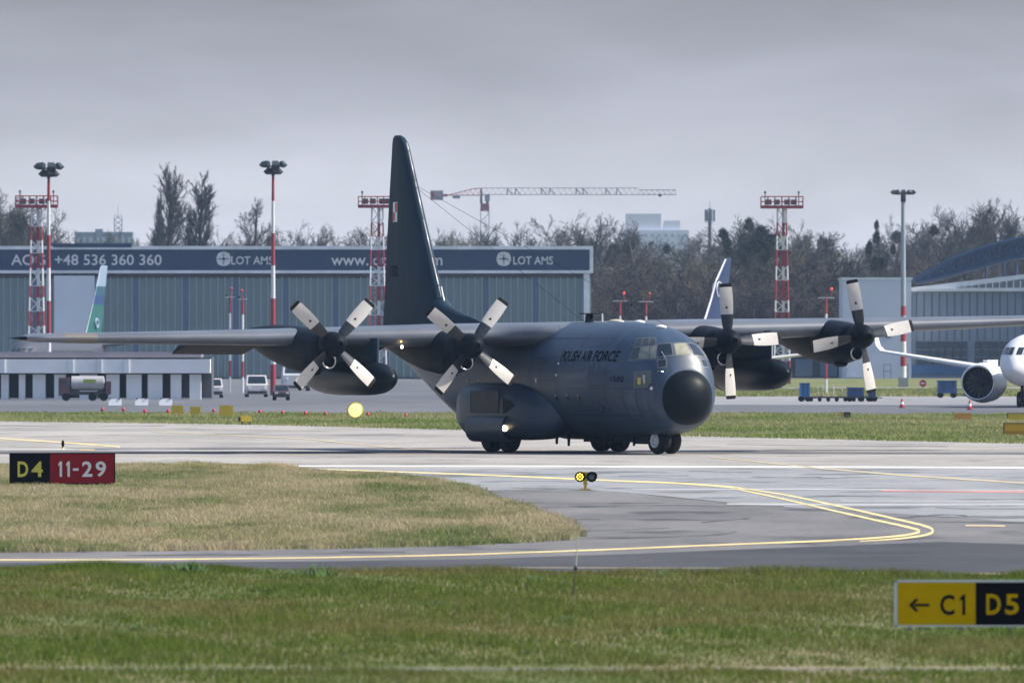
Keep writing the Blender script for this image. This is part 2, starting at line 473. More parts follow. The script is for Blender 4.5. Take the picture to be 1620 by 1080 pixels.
stroke_px('white_line', [(720, 897.5, 0.6), (1150, 898.5, 0.6)], 7 * MM, M_yelp)

# sealed joints and curved tyre marks
M_tyre = mat('tyre_mark', (0.062, 0.062, 0.066), 0.8, var=0.3, scale=0.7)
M_tyre2 = mat('faint_tyre_mark', (0.15, 0.152, 0.158), 0.8, var=0.25, scale=0.7)
rt = random.Random(4)
def wob(pts, w0, m, amp=.5):
    q = smooth_pts([(x, y, w0) for x, y in pts], 5)
    stroke_px('tyre_mark', [(x, y + rt.gauss(0, amp * .3), max(.25, w * (1 + .5 * math.sin(i * .9) + rt.gauss(0, .2)))) for i, (x, y, w) in enumerate(q)], 0, m)
wob([(735, 777.5), (830, 774.5), (930, 775.2), (1060, 786), (1180, 797.5)], .9, M_tyre)
wob([(900, 801), (1000, 799), (1110, 800), (1240, 801)], .9, M_tyre)
wob([(830, 858), (920, 853), (1040, 850), (1130, 846), (1165, 841)], 1.3, M_tyre)
wob([(880, 842), (980, 838), (1060, 835)], .6, M_tyre)
wob([(820, 818), (870, 820), (950, 822)], .8, M_tyre)
wob([(1110, 826), (1160, 822), (1185, 820)], 1.4, M_tyre)
wob([(760, 762), (840, 761), (910, 762)], .7, M_tyre2); wob([(1090, 745), (1160, 746.5), (1190, 747)], .8, M_tyre2); wob([(1190, 754), (1240, 755), (1300, 754.5)], .8, M_tyre2)
wob([(980, 753), (1040, 752), (1090, 752.5)], .7, M_tyre2); wob([(1270, 786), (1340, 784), (1380, 785.5)], 1.3, M_tyre2); wob([(1480, 803), (1560, 805), (1640, 804)], 1.0, M_tyre2)
wob([(700, 747), (780, 746.4), (850, 747.2)], .7, M_tyre2); wob([(1440, 817), (1500, 814), (1530, 816)], 1.0, M_tyre)
wob([(1000, 888), (1200, 882), (1420, 878), (1640, 880)], 1.0, M_tyre); wob([(600, 893), (900, 890), (1250, 893)], .8, M_tyre); wob([(200, 879), (420, 877), (640, 873)], 1.2, M_tyre)
wob([(0, 673), (120, 674.2), (260, 674)], .6, M_tyre2); wob([(300, 686), (480, 688), (640, 687.5)], .6, M_tyre2); wob([(1150, 703), (1300, 704.5), (1500, 706)], .6, M_tyre2)
# ------------------------------------------------------------------ grass blades
def pip(x, y, poly):
    c = np.zeros(len(x), bool); n = len(poly)
    for i in range(n):
        x0, y0 = poly[i]; x1, y1 = poly[(i + 1) % n]
        m = ((y0 > y) != (y1 > y)) & (x < (x1 - x0) * (y - y0) / (y1 - y0 + 1e-12) + x0)
        c ^= m
    return c
rng = np.random.default_rng(3)
def blades(name, poly, n, h, w, z, m, tuft=0.5, power=1.0, exclude=None, along=None):
    """loose upright grass blades: two triangles each, bent over"""
    xs = []; ys = []; got = 0
    if along is not None:
        # ragged fringe: tufts straying over the edge of the paving
        L = np.array(along); seg = rng.integers(0, len(L) - 1, n // 14); u = rng.random(n // 14)[:, None]
        c = L[seg] * (1 - u) + L[seg + 1] * u + rng.normal(0, 1, (n // 14, 2)) * np.array([[.10, .4]]) * h / .1 + np.array([[-.06, 0]])
        pt = np.repeat(c, 14, 0) + rng.normal(0, 1, (len(c) * 14, 2)) * np.array([[.09, .12]]) * h / .1
        n = len(pt); xs.append(pt[:, 0]); ys.append(pt[:, 1]); got = n
    else:
        P = np.array(poly); x0, y0 = P.min(0); x1, y1 = P.max(0)
    while got < n:
        k = n * 2
        u = rng.random(k)
        y = y0 + (y1 - y0) * u ** power
        x = x0 + (x1 - x0) * rng.random(k)
        ok = pip(x, y, poly)
        if exclude is not None: ok &= ~pip(x, y, exclude)
        # clumping
        cl = np.sin(x * 1.7 + 1.3 * np.sin(y * .41)) * np.sin(y * .53 + np.sin(x * .9)) * .5 + .5
        ok &= rng.random(k) < (1 - tuft) + tuft * cl
        xs.append(x[ok]); ys.append(y[ok]); got += ok.sum()
    x = np.concatenate(xs)[:n]; y = np.concatenate(ys)[:n]
    # taller patches
    tall = (np.sin(x * .83 + y * .11) * np.sin(y * .19 + 2 * np.sin(x * .37)) + np.sin(x * 3.1 + y * .7) * .4)
    H = h * (0.55 + 0.6 * rng.random(n)) * (1 + 0.5 * tall)
    H = np.maximum(H, h * .25)
    a = rng.random(n) * 2 * np.pi; b = rng.random(n) * 2 * np.pi
    wx, wy = np.cos(a) * w * .5, np.sin(a) * w * .5
    lx, ly = np.cos(b) * H * .22, np.sin(b) * H * .22
    V = np.empty((n, 5, 3), np.float32)
    V[:, 0] = np.stack([x - wx, y - wy, np.full(n, z - .01)], 1)
    V[:, 1] = np.stack([x + wx, y + wy, np.full(n, z - .01)], 1)
    V[:, 2] = np.stack([x - wx * .7 + lx, y - wy * .7 + ly, z + H * .6], 1)
    V[:, 3] = np.stack([x + wx * .7 + lx, y + wy * .7 + ly, z + H * .6], 1)
    V[:, 4] = np.stack([x + lx * 3, y + ly * 3, z + H], 1)
    me = bpy.data.meshes.new(name)
    me.vertices.add(n * 5); me.vertices.foreach_set('co', V.ravel())
    base = (np.arange(n) * 5)[:, None]
    loops = np.concatenate([base + np.array([[0, 1, 3, 2]]), base + np.array([[2, 3, 4]])], 1).ravel()
    me.loops.add(n * 7); me.loops.foreach_set('vertex_index', loops.astype(np.int32))
    me.polygons.add(n * 2)
    st = (np.arange(n) * 7)[:, None] + np.array([[0, 4]])
    me.polygons.foreach_set('loop_start', st.ravel().astype(np.int32))
    me.update(calc_edges=True)
    me.materials.append(m)
    o = bpy.data.objects.new(name, me); COL.objects.link(o)
    o['kind'] = 'stuff'
    return o
def world_poly(px): return [G(*p) for p in px]
near_poly = [(-13, 116), (13, 116)] + [G(1900, 914), G(1620, 913.5), G(1200, 911), G(800, 907), G(400, 903), G(0, 900.5), G(-300, 898)]
strip_poly = world_poly([(-600, 1063), (2300, 1064), (2300, 1055), (-600, 1054)])
blades('grass', near_poly, 260000, 0.085, 0.0115, 0, M_grass_near, tuft=0.35, exclude=strip_poly)
# a thin fringe half over the concrete drain
blades('grass', world_poly([(-300, 1068), (1900, 1069), (1900, 1059), (-300, 1058)]), 5000, 0.06, 0.016, 0, M_grass_near)
isl = world_poly([p for p in ISLAND if p[0] >= -200] + [(-200, 875), (-200, 739)])
blades('grass', isl, 180000, 0.10, 0.018, 5 * MM, M_grass_mid, tuft=0.3)
blades('grass', world_poly([(-150, 664.5), (400, 672), (720, 680), (1080, 690), (1620, 702), (1850, 705), (1850, 658), (1620, 656), (1090, 655), (400, 654), (-150, 653.5)]), 150000, 0.14, 0.05, 0, M_grass_far, tuft=0.3)
blades('grass', world_poly([(1100, 627), (1700, 627), (1700, 616.5), (1100, 616.5)]), 30000, 0.2, 0.14, 2 * MM, M_grass_far, tuft=0.3)
edge = world_poly([p for p in ISLAND if p[0] >= -100])
blades('grass', None, 26000, 0.12, 0.02, 5 * MM, M_grass_mid, along=edge)
blades('grass', None, 16000, 0.12, 0.013, MM, M_grass_near, along=world_poly([(0, 900), (200, 901), (400, 902.5), (800, 906.5), (1200, 910.5), (1620, 913.5), (1750, 914)]))
# ------------------------------------------------------------------ the transport aircraft
TH = 22.7
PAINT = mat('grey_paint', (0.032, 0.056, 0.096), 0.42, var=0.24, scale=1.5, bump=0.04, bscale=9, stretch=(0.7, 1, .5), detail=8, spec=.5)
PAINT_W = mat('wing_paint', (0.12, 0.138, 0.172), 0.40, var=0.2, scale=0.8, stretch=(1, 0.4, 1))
PAINT_FIN = mat('fin_paint', (0.023, 0.043, 0.066), 0.6, spec=0.1, var=0.18, scale=0.7, stretch=(1, 1, 0.35))
RADOME = mat('radome_black', (0.006, 0.009, 0.013), 0.42, var=0.12, scale=2, spec=0.10)
DARK = mat('dark_grey', (0.006, 0.009, 0.014), 0.5, spec=0.08, var=0.2, scale=3)
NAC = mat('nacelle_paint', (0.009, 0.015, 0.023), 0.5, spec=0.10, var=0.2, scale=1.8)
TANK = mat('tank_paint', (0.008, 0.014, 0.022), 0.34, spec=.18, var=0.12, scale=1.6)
BLACK = mat('black_paint', (0.006, 0.006, 0.007), 0.6, spec=0.2)
RUBBER = mat('rubber', (0.012, 0.012, 0.014), 0.8, spec=0.2, var=0.3, scale=6)
METAL = mat('bare_metal', (0.62, 0.62, 0.64), 0.28, 1.0, var=0.08, scale=6)
BLADE = mat('blade_white', (0.60, 0.57, 0.535), 0.38, var=0.05, scale=5)
CUFF = mat('cuff_grey', (0.03, 0.033, 0.04), 0.33, var=0.3, scale=9)
GLASS = mat('window_glass', (0.012, 0.022, 0.03), 0.08, spec=0.8)
GLASSY = mat('gold_tinted_glass', (0.30, 0.30, 0.22), 0.10, spec=0.8, var=0.15, scale=6)
GLASSP = mat('pale_tinted_glass', (0.20, 0.21, 0.185), 0.12, spec=0.8, var=0.2, scale=4)
GLASSG = mat('grey_tinted_glass', (0.045, 0.05, 0.05), 0.12, spec=0.8, var=0.3, scale=4)
RIM = mat('wheel_rim_white', (0.72, 0.72, 0.73), 0.4)
SEAM = mat('panel_seam', (0.03, 0.034, 0.042), 0.6)
DIRT = mat('grimy_paint', (0.085, 0.08, 0.078), 0.6, var=0.25, scale=2.5)
LETTER = mat('letter_black', (0.004, 0.005, 0.007), 0.7, spec=0.1)
LETTERG = mat('letter_dim', (0.014, 0.017, 0.022), 0.7, spec=0.1)
RED = mat('red_paint', (0.55, 0.03, 0.04), 0.5)
WHITE = mat('white_paint', (0.78, 0.78, 0.78), 0.45)
LAMP = mat('lit_lamp', (0.9, 0.85, 0.7), 0.3, emit=(1.0, 0.82, 0.5), estr=18)
LAMPR = mat('lit_lamp_amber', (0.8, 0.4, 0.2), 0.3, emit=(1.0, 0.45, 0.15), estr=2.5)

plane = thing('military_transport_aircraft', 'dark grey four-propeller military transport aircraft standing on the runway', 'aircraft',
              (1.5576, 400, 5 * MM), -R(90 - TH))
bpy.context.view_layer.update()
PM = plane.matrix_world.copy(); PMI = PM.inverted()
camL = PMI @ Vector((0, 0, CAMH))
def pxdir(px, py):
    d = Vector(((px - 810) / FPX, 1, (HORIZ - py) / FPX))
    return (PMI.to_3x3() @ d).normalized()

# x, z_bottom, z_top, half width, z of widest
SEC = [(12.66, 1.88, 1.98, .04, 1.93), (12.62, 1.72, 2.15, .22, 1.93), (12.52, 1.52, 2.36, .42, 1.94), (12.34, 1.30, 2.60, .65, 1.95), (12.1, 1.14, 2.77, .79, 1.96),
       (11.92, 1.07, 2.86, .88, 1.97), (11.75, 1.02, 2.93, .95, 1.97), (11.62, .97, 3.15, 1.05, 2.0), (11.5, .91, 3.38, 1.15, 2.02),
       (11.35, .87, 3.60, 1.22, 2.06), (11.15, .82, 3.83, 1.32, 2.1), (10.8, .75, 4.03, 1.46, 2.18), (10.2, .67, 4.22, 1.66, 2.3),
       (9.4, .61, 4.40, 1.87, 2.42), (8.5, .57, 4.53, 2.02, 2.52), (7.5, .555, 4.6, 2.12, 2.58), (6.3, .55, 4.62, 2.15, 2.6), (3, .55, 4.62, 2.15, 2.6), (0, .55, 4.62, 2.15, 2.6),
       (-3.5, .55, 4.62, 2.15, 2.6), (-4.6, .60, 4.62, 2.13, 2.62), (-5.6, .82, 4.62, 2.08, 2.68), (-7, 1.33, 4.61, 1.95, 2.8), (-9, 2.1, 4.58, 1.68, 3.1),
       (-11, 2.75, 4.52, 1.34, 3.4), (-13, 3.22, 4.42, .95, 3.7), (-15, 3.52, 4.28, .52, 3.85), (-16.4, 3.66, 4.1, .2, 3.88)]
SEC = [((11.75 + (a[0] - 11.75) * .62) if a[0] > 11.75 else a[0], *a[1:]) for a in SEC]
SECA = np.array(SEC)[::-1]
def pchip(xq):
    X = SECA[:, 0]; Y = SECA[:, 1:]
    i = int(np.clip(np.searchsorted(X, xq) - 1, 0, len(X) - 2))
    h = X[i + 1] - X[i]; t = (xq - X[i]) / h
    dl = (Y[i + 1] - Y[i]) / h
    def slope(k):
        if k == 0 or k == len(X) - 1: return dl
        a = (Y[k] - Y[k - 1]) / (X[k] - X[k - 1]); b = (Y[k + 1] - Y[k]) / (X[k + 1] - X[k])
        return np.where(a * b <= 0, 0, 2 * a * b / (a + b + 1e-12))
    m0 = slope(i); m1 = slope(i + 1)
    return (2 * t ** 3 - 3 * t * t + 1) * Y[i] + (t ** 3 - 2 * t * t + t) * h * m0 + (-2 * t ** 3 + 3 * t * t) * Y[i + 1] + (t ** 3 - t * t) * h * m1
EX = 2.15
def ring(x, n=56):
    zb, zt, hw, zc = pchip(x)
    r = []
    for i in range(n):
        a = 2 * math.pi * i / n
        c, s = math.cos(a), math.sin(a)
        y = hw * math.copysign(abs(c) ** (2 / EX), c)
        hh = (zt - zc) if s > 0 else (zc - zb)
        r.append((x, y, zc + hh * math.copysign(abs(s) ** (2 / EX), s)))
    return r
def surf_y(x, z):
    zb, zt, hw, zc = pchip(x)
    hh = (zt - zc) if z > zc else (zc - zb)
    k = min(0.999, abs(z - zc) / hh)
    return hw * (1 - k ** EX) ** (1 / EX)
RX = 11.75
xs_r = [11.75 + (a - 11.75) * .62 for a in (12.66, 12.65, 12.62, 12.57, 12.5, 12.4, 12.27, 12.12, 11.95)] + [RX]
MB().loft([ring(x) for x in xs_r]).build('radome', RADOME, plane, True, 60)
xs_f = [RX - .002, 11.68, 11.6, 11.5, 11.4, 11.3, 11.2, 11.1, 10.95, 10.8, 10.6, 10.4, 10.1, 9.8, 9.4, 9, 8.5, 8, 7.5, 7, 6.3, 5, 3, 1, -1, -3.5, -4.2, -4.8, -5.4, -6, -6.6, -7.3, -8, -9, -10, -11, -12, -13, -14, -15, -15.8, -16.4]
fmb = MB().loft([ring(x) for x in xs_f])
fus = fmb.build('fuselage', PAINT, plane, True, 60)
bmf = bmesh.new(); bmf.from_mesh(fus.data)
FBVH = BVHTree.FromBMesh(bmf); bmf.free()
def hit(px, py):
    d = pxdir(px, py)
    loc, nor, i, dist = FBVH.ray_cast(camL, d)
    return loc, nor

def patch_mb(corner_pts, nu=6, nv=5, off=0.012, mirror=False, shrink=0):
    """a thin plate that follows the skin between four skin points (TL, TR, BR, BL)"""
    tl, tr, br, bl = [Vector(c) for c in corner_pts]
    rows = []
    for j in range(nv + 1):
        row = []
        for i in range(nu + 1):
            u, v = i / nu, j / nv
            p = (tl * (1 - u) + tr * u) * (1 - v) + (bl * (1 - u) + br * u) * v
            loc, nor, _, _ = FBVH.find_nearest(p)
            axisp = Vector((p.x, 0, 2.2))
            if nor.dot(loc - axisp) < 0: nor = -nor
            row.append((loc, nor))
        rows.append(row)
    V = []; F = []
    def cv(p):
        return (p.x, -p.y, p.z) if mirror else tuple(p)
    for o in (off, -0.012):
        for r in rows:
            for loc, nor in r: V.append(cv(loc + nor * o))
    w = nu + 1; tot = w * (nv + 1)
    for j in range(nv):
        for i in range(nu):
            a = j * w + i
            F.append((a, a + 1, a + w + 1, a + w))
    edge = [i for i in range(nu)] + [nu + j * w for j in range(nv)] + [nv * w + i for i in range(nu, 0, -1)] + [j * w for j in range(nv, 0, -1)]
    ne = len(edge)
    for k in range(ne):
        a, b = edge[k], edge[(k + 1) % ne]
        F.append((a, b, tot + b, tot + a))
    m = MB(); m.add(V, F); return m
def skin_patch(name, pxq, m, parent, mirror=True, off=0.012, frame=None, nu=6, nv=5):
    pts = [hit(*p)[0] for p in pxq]
    o = patch_mb(pts, nu, nv, off).build(name, m, parent, True, 50)
    if frame:
        c = sum((p for p in pts), Vector()) / 4
        fp = [c + (p - c) * (1 + 0.07 / max(0.05, (p - c).length)) for p in pts]
        patch_mb(fp, nu, nv, off * .45).build('window_frame', frame, o, True, 50)
    if mirror:
        o2 = patch_mb(pts, nu, nv, off, True).build(name, m, parent, True, 50)
        if frame: patch_mb(fp, nu, nv, off * .45, True).build('window_frame', frame, o2, True, 50)
    return o
FRM = mat('window_frame_grey', (0.12, 0.13, 0.15), 0.45)
# windscreen: centre pane, then panes on each side (outline read off the photograph, laid on the skin and mirrored)
skin_patch('windscreen_pane', [(1066, 544), (1085, 543), (1091, 560), (1070, 561)], GLASSY, plane, False, frame=FRM)
skin_patch('windscreen_pane', [(1041, 545.5), (1061, 543.5), (1064, 561), (1041, 564)], GLASS, plane, True, frame=FRM)
skin_patch('lower_windscreen_pane', [(1041.5, 570), (1053.5, 569), (1053.5, 579), (1042, 580.5)], GLASS, plane, True, frame=FRM)
for q in ([(1003, 551), (1013, 549.5), (1008, 568), (996, 569)], [(1014.5, 549), (1027, 548.5), (1026.5, 567), (1010, 568)], [(1029, 548), (1038, 547), (1037.5, 566), (1029, 567)]):
    skin_patch('cockpit_side_window', q, GLASSP if q[0][0] > 1014 else GLASSG, plane, True, frame=FRM)
for q in ([(1008, 536.5), (1017, 535.5), (1014, 546), (1003, 547)], [(1019, 535.5), (1027, 535), (1026.5, 545.5), (1016, 546.5)], [(1029.5, 535), (1037, 535), (1037, 545), (1029.5, 546)]):
    skin_patch('cockpit_upper_window', q, GLASSG, plane, True, frame=FRM)
lw = skin_patch('lower_side_window', [(1005, 590), (1028, 588), (1028, 610.5), (1005, 611.5)], mat('olive_tinted_glass', (0.055, 0.055, 0.035), 0.12, var=0.3, scale=3, spec=0.8), plane, True, frame=FRM)
pts = [hit(*p)[0] for p in [(1009, 597), (1014, 597), (1014, 608), (1009, 608)]]
patch_mb(pts, 2, 3, 0.02).build('cockpit_seat', mat('seat_yellow', (0.55, 0.42, 0.10), 0.6), lw, True)
pts = [hit(*p)[0] for p in [(1017, 593), (1021, 593), (1020.5, 607), (1018.5, 607)]]
patch_mb(pts, 2, 3, 0.02).build('curtain', mat('curtain_pale', (0.45, 0.44, 0.40), 0.6), lw, True)
# portholes, doors, seams
def round_on_skin(name, px, py, r, m, proud=0.015, parent=plane):
    loc, nor = hit(px, py)
    if nor.y > 0: nor = -nor
    mb = MB(); mb.lathe([(-0.03, r), (proud * .6, r), (proud, r * .8)], loc, nor, 14)
    return mb.build(name, m, parent, True, 40)
for px in (880, 898, 916): round_on_skin('porthole', px, 628.5, 0.11, GLASS)
for px, py in ((740, 602), (757.5, 601)): round_on_skin('inspection_plate', px, py, 0.075, mat('pale_plate', (0.35, 0.36, 0.37), 0.5))
round_on_skin('paratroop_door_window', 848, 601.5, 0.085, mat('pale_glass', (0.45, 0.47, 0.48), 0.2))
round_on_skin('rivet_light', 880, 593, 0.05, WHITE); round_on_skin('rivet_light', 883.5, 575, 0.05, WHITE); round_on_skin('rivet_light', 1030.5, 614, 0.06, WHITE)
def seam_ring(x, z0, z1, w=0.03, name='panel_seam', m=SEAM, off=0.006):
    k = 14; V = []; F = []
    for i in range(k + 1):
        z = z0 + (z1 - z0) * i / k
        for dx in (-w / 2, w / 2):
            V.append((x + dx, -surf_y(x + dx, z) - off, z))
    for i in range(k): F.append((2 * i, 2 * i + 1, 2 * i + 3, 2 * i + 2))
    return MB().add(V, F).build(name, m, plane, True)
def seam_line(x0, x1, z, w=0.025, name='panel_seam', m=SEAM, off=0.006, dz=0):
    k = 14; V = []; F = []
    for i in range(k + 1):
        x = x0 + (x1 - x0) * i / k; zz = z + dz * i / k
        for d in (-w / 2, w / 2):
            V.append((x, -surf_y(x, zz + d) - off, zz + d))
    for i in range(k): F.append((2 * i, 2 * i + 1, 2 * i + 3, 2 * i + 2))
    return MB().add(V, F).build(name, m, plane, True)
for x, a, b in ((5.15, .8, 3.3), (7.9, .75, 2.4), (9.0, .75, 3.4), (10.0, .85, 2.3), (10.7, 1.0, 2.2), (11.25, 1.1, 2.0), (2.6, 2.3, 4.3), (9.15, 3.5, 4.25)):
    seam_ring(x, a, b, .022)
for x0, x1, z in ((3.0, 8.6, 4.05), (7.9, 9.2, 2.4), (8.0, 11.2, 2.3), (2.9, 5.0, 2.55), (5.2, 11.2, 1.35)):
    seam_line(x0, x1, z, .02)
# skin panels of slightly different paint
rp_ = random.Random(12)
PANELM = [mat('panel_paint_light', (0.045, 0.069, 0.11), .42, var=.2, scale=3, spec=.5), mat('panel_paint_dark', (0.032, 0.051, 0.084), .42, var=.2, scale=3, spec=.5), mat('panel_paint_warm', (0.040, 0.059, 0.09), .42, var=.22, scale=3, spec=.5)]
for k, (xa, xb, za, zb_) in enumerate(((5.2, 7.85, 2.6, 3.1), (5.2, 6.6, 3.72, 4.2), (6.65, 8.6, 3.75, 4.15), (3.0, 5.1, 3.45, 4.0), (8.0, 8.95, 1.4, 2.25), (7.95, 9.0, .95, 1.33), (5.3, 6.1, .9, 1.3), (6.2, 7.8, .8, 1.08), (9.1, 9.95, 1.4, 2.2), (10.1, 10.65, 1.25, 2.25), (9.1, 10.0, .95, 1.33),
        (2.9, 4.1, 2.6, 3.3), (5.25, 6.1, 1.45, 2.3), (6.3, 7.7, 1.45, 1.95), (-1.0, 1.2, 2.7, 3.5), (1.3, 2.6, 2.75, 3.4), (-3.4, -1.1, 2.7, 3.3), (-5.6, -4.0, 2.4, 3.4), (-7.4, -5.9, 2.5, 3.3), (8.65, 9.3, 2.45, 2.95), (10.75, 11.2, 1.3, 1.9))):
    V = []; F = []
    for j in range(6):
        for i in range(8):
            x = xa + (xb - xa) * i / 7; z = za + (zb_ - za) * j / 5
            V.append((x, -surf_y(x, z) - .004, z))
    for j in range(5):
        for i in range(7): F.append((j * 8 + i, j * 8 + i + 1, j * 8 + i + 9, j * 8 + i + 8))
    MB().add(V, F).build('skin_panel', PANELM[k % 3], plane, True)
# crew hatch, paratroop door and vent outlines
def outline(name, x0, x1, z0, z1, w=.022):
    V = []; F = []
    loop = [(x0, z0), (x1, z0), (x1, z1), (x0, z1)]
    dense = []
    for i in range(4):
        a, b = loop[i], loop[(i + 1) % 4]
        for j in range(6): dense.append((a[0] + (b[0] - a[0]) * j / 6, a[1] + (b[1] - a[1]) * j / 6))
    cx, cz = (x0 + x1) / 2, (z0 + z1) / 2
    n = len(dense)
    for x, z in dense:
        V.append((x, -surf_y(x, z) - .006, z))
        x2 = x + math.copysign(w, cx - x); z2 = z + math.copysign(w, cz - z)
        V.append((x2, -surf_y(x2, z2) - .006, z2))
    for i in range(n):
        j = (i + 1) % n
        F.append((2 * i, 2 * i + 1, 2 * j + 1, 2 * j))
    return MB().add(V, F).build(name, SEAM, plane, True)
outline('door_outline', 2.9, 3.75, 1.95, 3.35); outline('vent_outline', 8.15, 8.55, 2.75, 3.25, .03); outline('hatch_outline', 6.2, 7.5, 1.1, 2.3, .015)
# lettering on the skin
def skin_text(name, body, x0, x1, z, h, m, bold=0.0, shear=0.0, spacing=1.0, dz=0.0):
    v, f = fit_text(body, x1 - x0, h, bold, shear, spacing)
    cx = (x0 + x1) / 2
    V = [(cx + p[0], -surf_y(cx + p[0], z + p[1]) - .009, z + p[1] + dz * p[0]) for p in v]
    return MB().add(V, f).build(name, m, plane)
skin_text('lettering', 'POLISH AIR FORCE', 5.3, 9.5, 3.42, .38, LETTER, 0.02, 0.05, 1.02)
skin_text('lettering', '1502', 9.35, 10.1, 2.62, .20, LETTERG, 0.02)
def skin_tri(name, x, z, s, m=BLACK):
    V = [(x + dx, -surf_y(x + dx, z + dz) - .009, z + dz) for dx, dz in ((-s / 2, -s / 2), (-s / 2, s / 2), (s / 2, 0.0))]
    return MB().add(V, [(0, 1, 2)]).build(name, m, plane)
skin_tri('danger_mark', 8.55, 1.62, .40)
V = [(11.02, 2.5), (11.1, 2.5), (11.1, 2.62), (11.02, 2.62)]
# probes and aerials
def aerial(name, px, py, L, dirv, r=.02, m=DARK):
    loc, nor = hit(px, py)
    p1 = loc + Vector(dirv).normalized() * L
    return MB().tube(loc - nor * .02, p1, r, r * .6, 6).build(name, m, plane)
loc, nor = hit(1049, 588)
MB().tube(loc, loc + Vector((.05, -.22, .02)), .035, .03, 8).tube(loc + Vector((.05, -.2, .02)), loc + Vector((.42, -.25, .03)), .03, .02, 8).build('pitot_probe', METAL, plane)
for sgn in (-1, 1):
    y = 1.02 * sgn
    MB().tube((11.3, y * 1.12, 2.5), (11.38, y * 1.36, 2.28), .02, .015, 6).tube((11.38, y * 1.36, 2.28), (11.7, y * 1.42, 2.2), .018, .012, 6).build('air_data_probe', DARK, plane)
MB().tube(hit(1046, 556)[0] + Vector((0.02, 0, 0)), hit(1053, 566)[0] + Vector((.05, -.03, 0)), .018, .018, 6).build('wiper_arm', METAL, plane)
for x, y, h in ((2.4, -.5, .35), (3.0, .4, .28), (5.2, -.3, .5), (6.4, .3, .32), (0.6, -.2, .3)):
    MB().prism([(x - .12, y - .015, .6), (x + .12, y - .015, .6), (x + .05, y - .015, .58 - h), (x - .1, y - .015, .58 - h)], (0, .03, 0)).build('blade_aerial', DARK, plane)
MB().box((4.1, -.2, .50), (1.0, .5, .22)).build('belly_fairing', DARK, plane)
MB().box((7.4, -.1, .50), (1.6, .9, .2)).build('belly_fairing', DARK, plane)
# roof: hatch dome, aerial mast and loop
MB().prism([(2.8, -.07, 4.55), (3.3, -.07, 4.55), (3.2, -.07, 4.90), (2.9, -.07, 4.90)], (0, .14, 0)).box((3.05, 0, 4.92), (.85, .4, .035)).build('roof_aerial', DARK, plane)
MB().tube((4.0, .1, 4.6), (4.0, .1, 4.92), .035, .03, 8).build('roof_mast', WHITE, plane)
MB().ellipsoid((5.0, .2, 4.62), (.5, .25, .1)).build('roof_dome', mat('ivory_dome', (0.6, 0.55, 0.42), 0.4), plane, True)
for x in (7.3, 9.2): MB().ellipsoid((x, .1, float(pchip(x)[1]) - .01), (.28, .2, .09)).build('roof_light', WHITE, plane, True)

# ---- wing
def wz(y): return 4.2 + .018 * y + .0005 * y * y
def wt(y):
    a = abs(y)
    return .84 if a < 5 else .84 - (a - 5) / 15.2 * .53
def wchord(y):
    a = abs(y); return 4.88 if a < 5 else 4.88 - (a - 5) / 15.2 * 2.44
AF = [(0, 0), (.004, .13), (.015, .24), (.04, .35), (.09, .44), (.17, .50), (.28, .52), (.4, .5), (.55, .42), (.7, .31), (.85, .17), (1, .03),
      (1, -.03), (.85, -.13), (.7, -.24), (.55, -.34), (.4, -.42), (.28, -.46), (.17, -.46), (.09, -.41), (.04, -.32), (.015, -.22), (.004, -.12)]
def wring(y, k=1.0, kc=1.0):
    c = wchord(y) * kc; le = .8 + .25 * wchord(y) - (wchord(y) - c) * .35; t = wt(y) * k
    g = max(0.0, 1 - max(0.0, abs(y) - .9) / 2.2); g = g * g * (3 - 2 * g)      # root glove running forward into the roof
    le += 1.3 * g; c += 2.5 * g
    return [(le - u * c, y, wz(y) + v * t) for u, v in AF]
ys = [-20.15, -19.8, -18, -15, -12, -9, -6.5, -5, -3.6, -3, -2.6, -2.2, -1.8, -1.4, -.9, 0, .9, 1.4, 1.8, 2.2, 2.6, 3, 3.6, 5, 6.5, 9, 12, 15, 18, 19.8, 20.15]
rr = [wring(-20.6, .25, .55), wring(-20.45, .6, .8)] + [wring(y) for y in ys] + [wring(20.45, .6, .8), wring(20.6, .25, .55)]
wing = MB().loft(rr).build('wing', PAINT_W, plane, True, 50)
for s in (-1, 1):
    # wing tip cap, darker
    MB().loft([[(p[0] * 1.0, p[1] + s * .05, p[2]) for p in wring(s * 20.47, .5, .72)], wring(s * 20.7, .3, .5), wring(s * 20.95, .06, .2)]).build('wing_tip_cap', DARK, plane, True, 50)
    # lowered flaps: one inboard, one between and beyond the engines
    for a, b in ((2.3, 4.2), (5.6, 9.5), (10.8, 13.6)):
        rg = []
        for y in (a, b):
            yy = s * y; te = .8 - .75 * wchord(yy); z = wz(yy) - .30 * wt(yy) / .84 - .12
            rg.append([(te + .55, yy, z + .05), (te + .45, yy, z + .2), (te - .4, yy, z + .03), (te - .95, yy, z - .22), (te - .95, yy, z - .25), (te - .2, yy, z - .1)])
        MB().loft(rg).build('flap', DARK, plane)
    MB().loft([wring(s * 19.2, 1.03), wring(s * 18.0, 1.03)]).build('wing_panel', mat('leading_edge_panel', (0.16, 0.15, 0.14), 0.5), plane, True, 50) if s < 0 else None
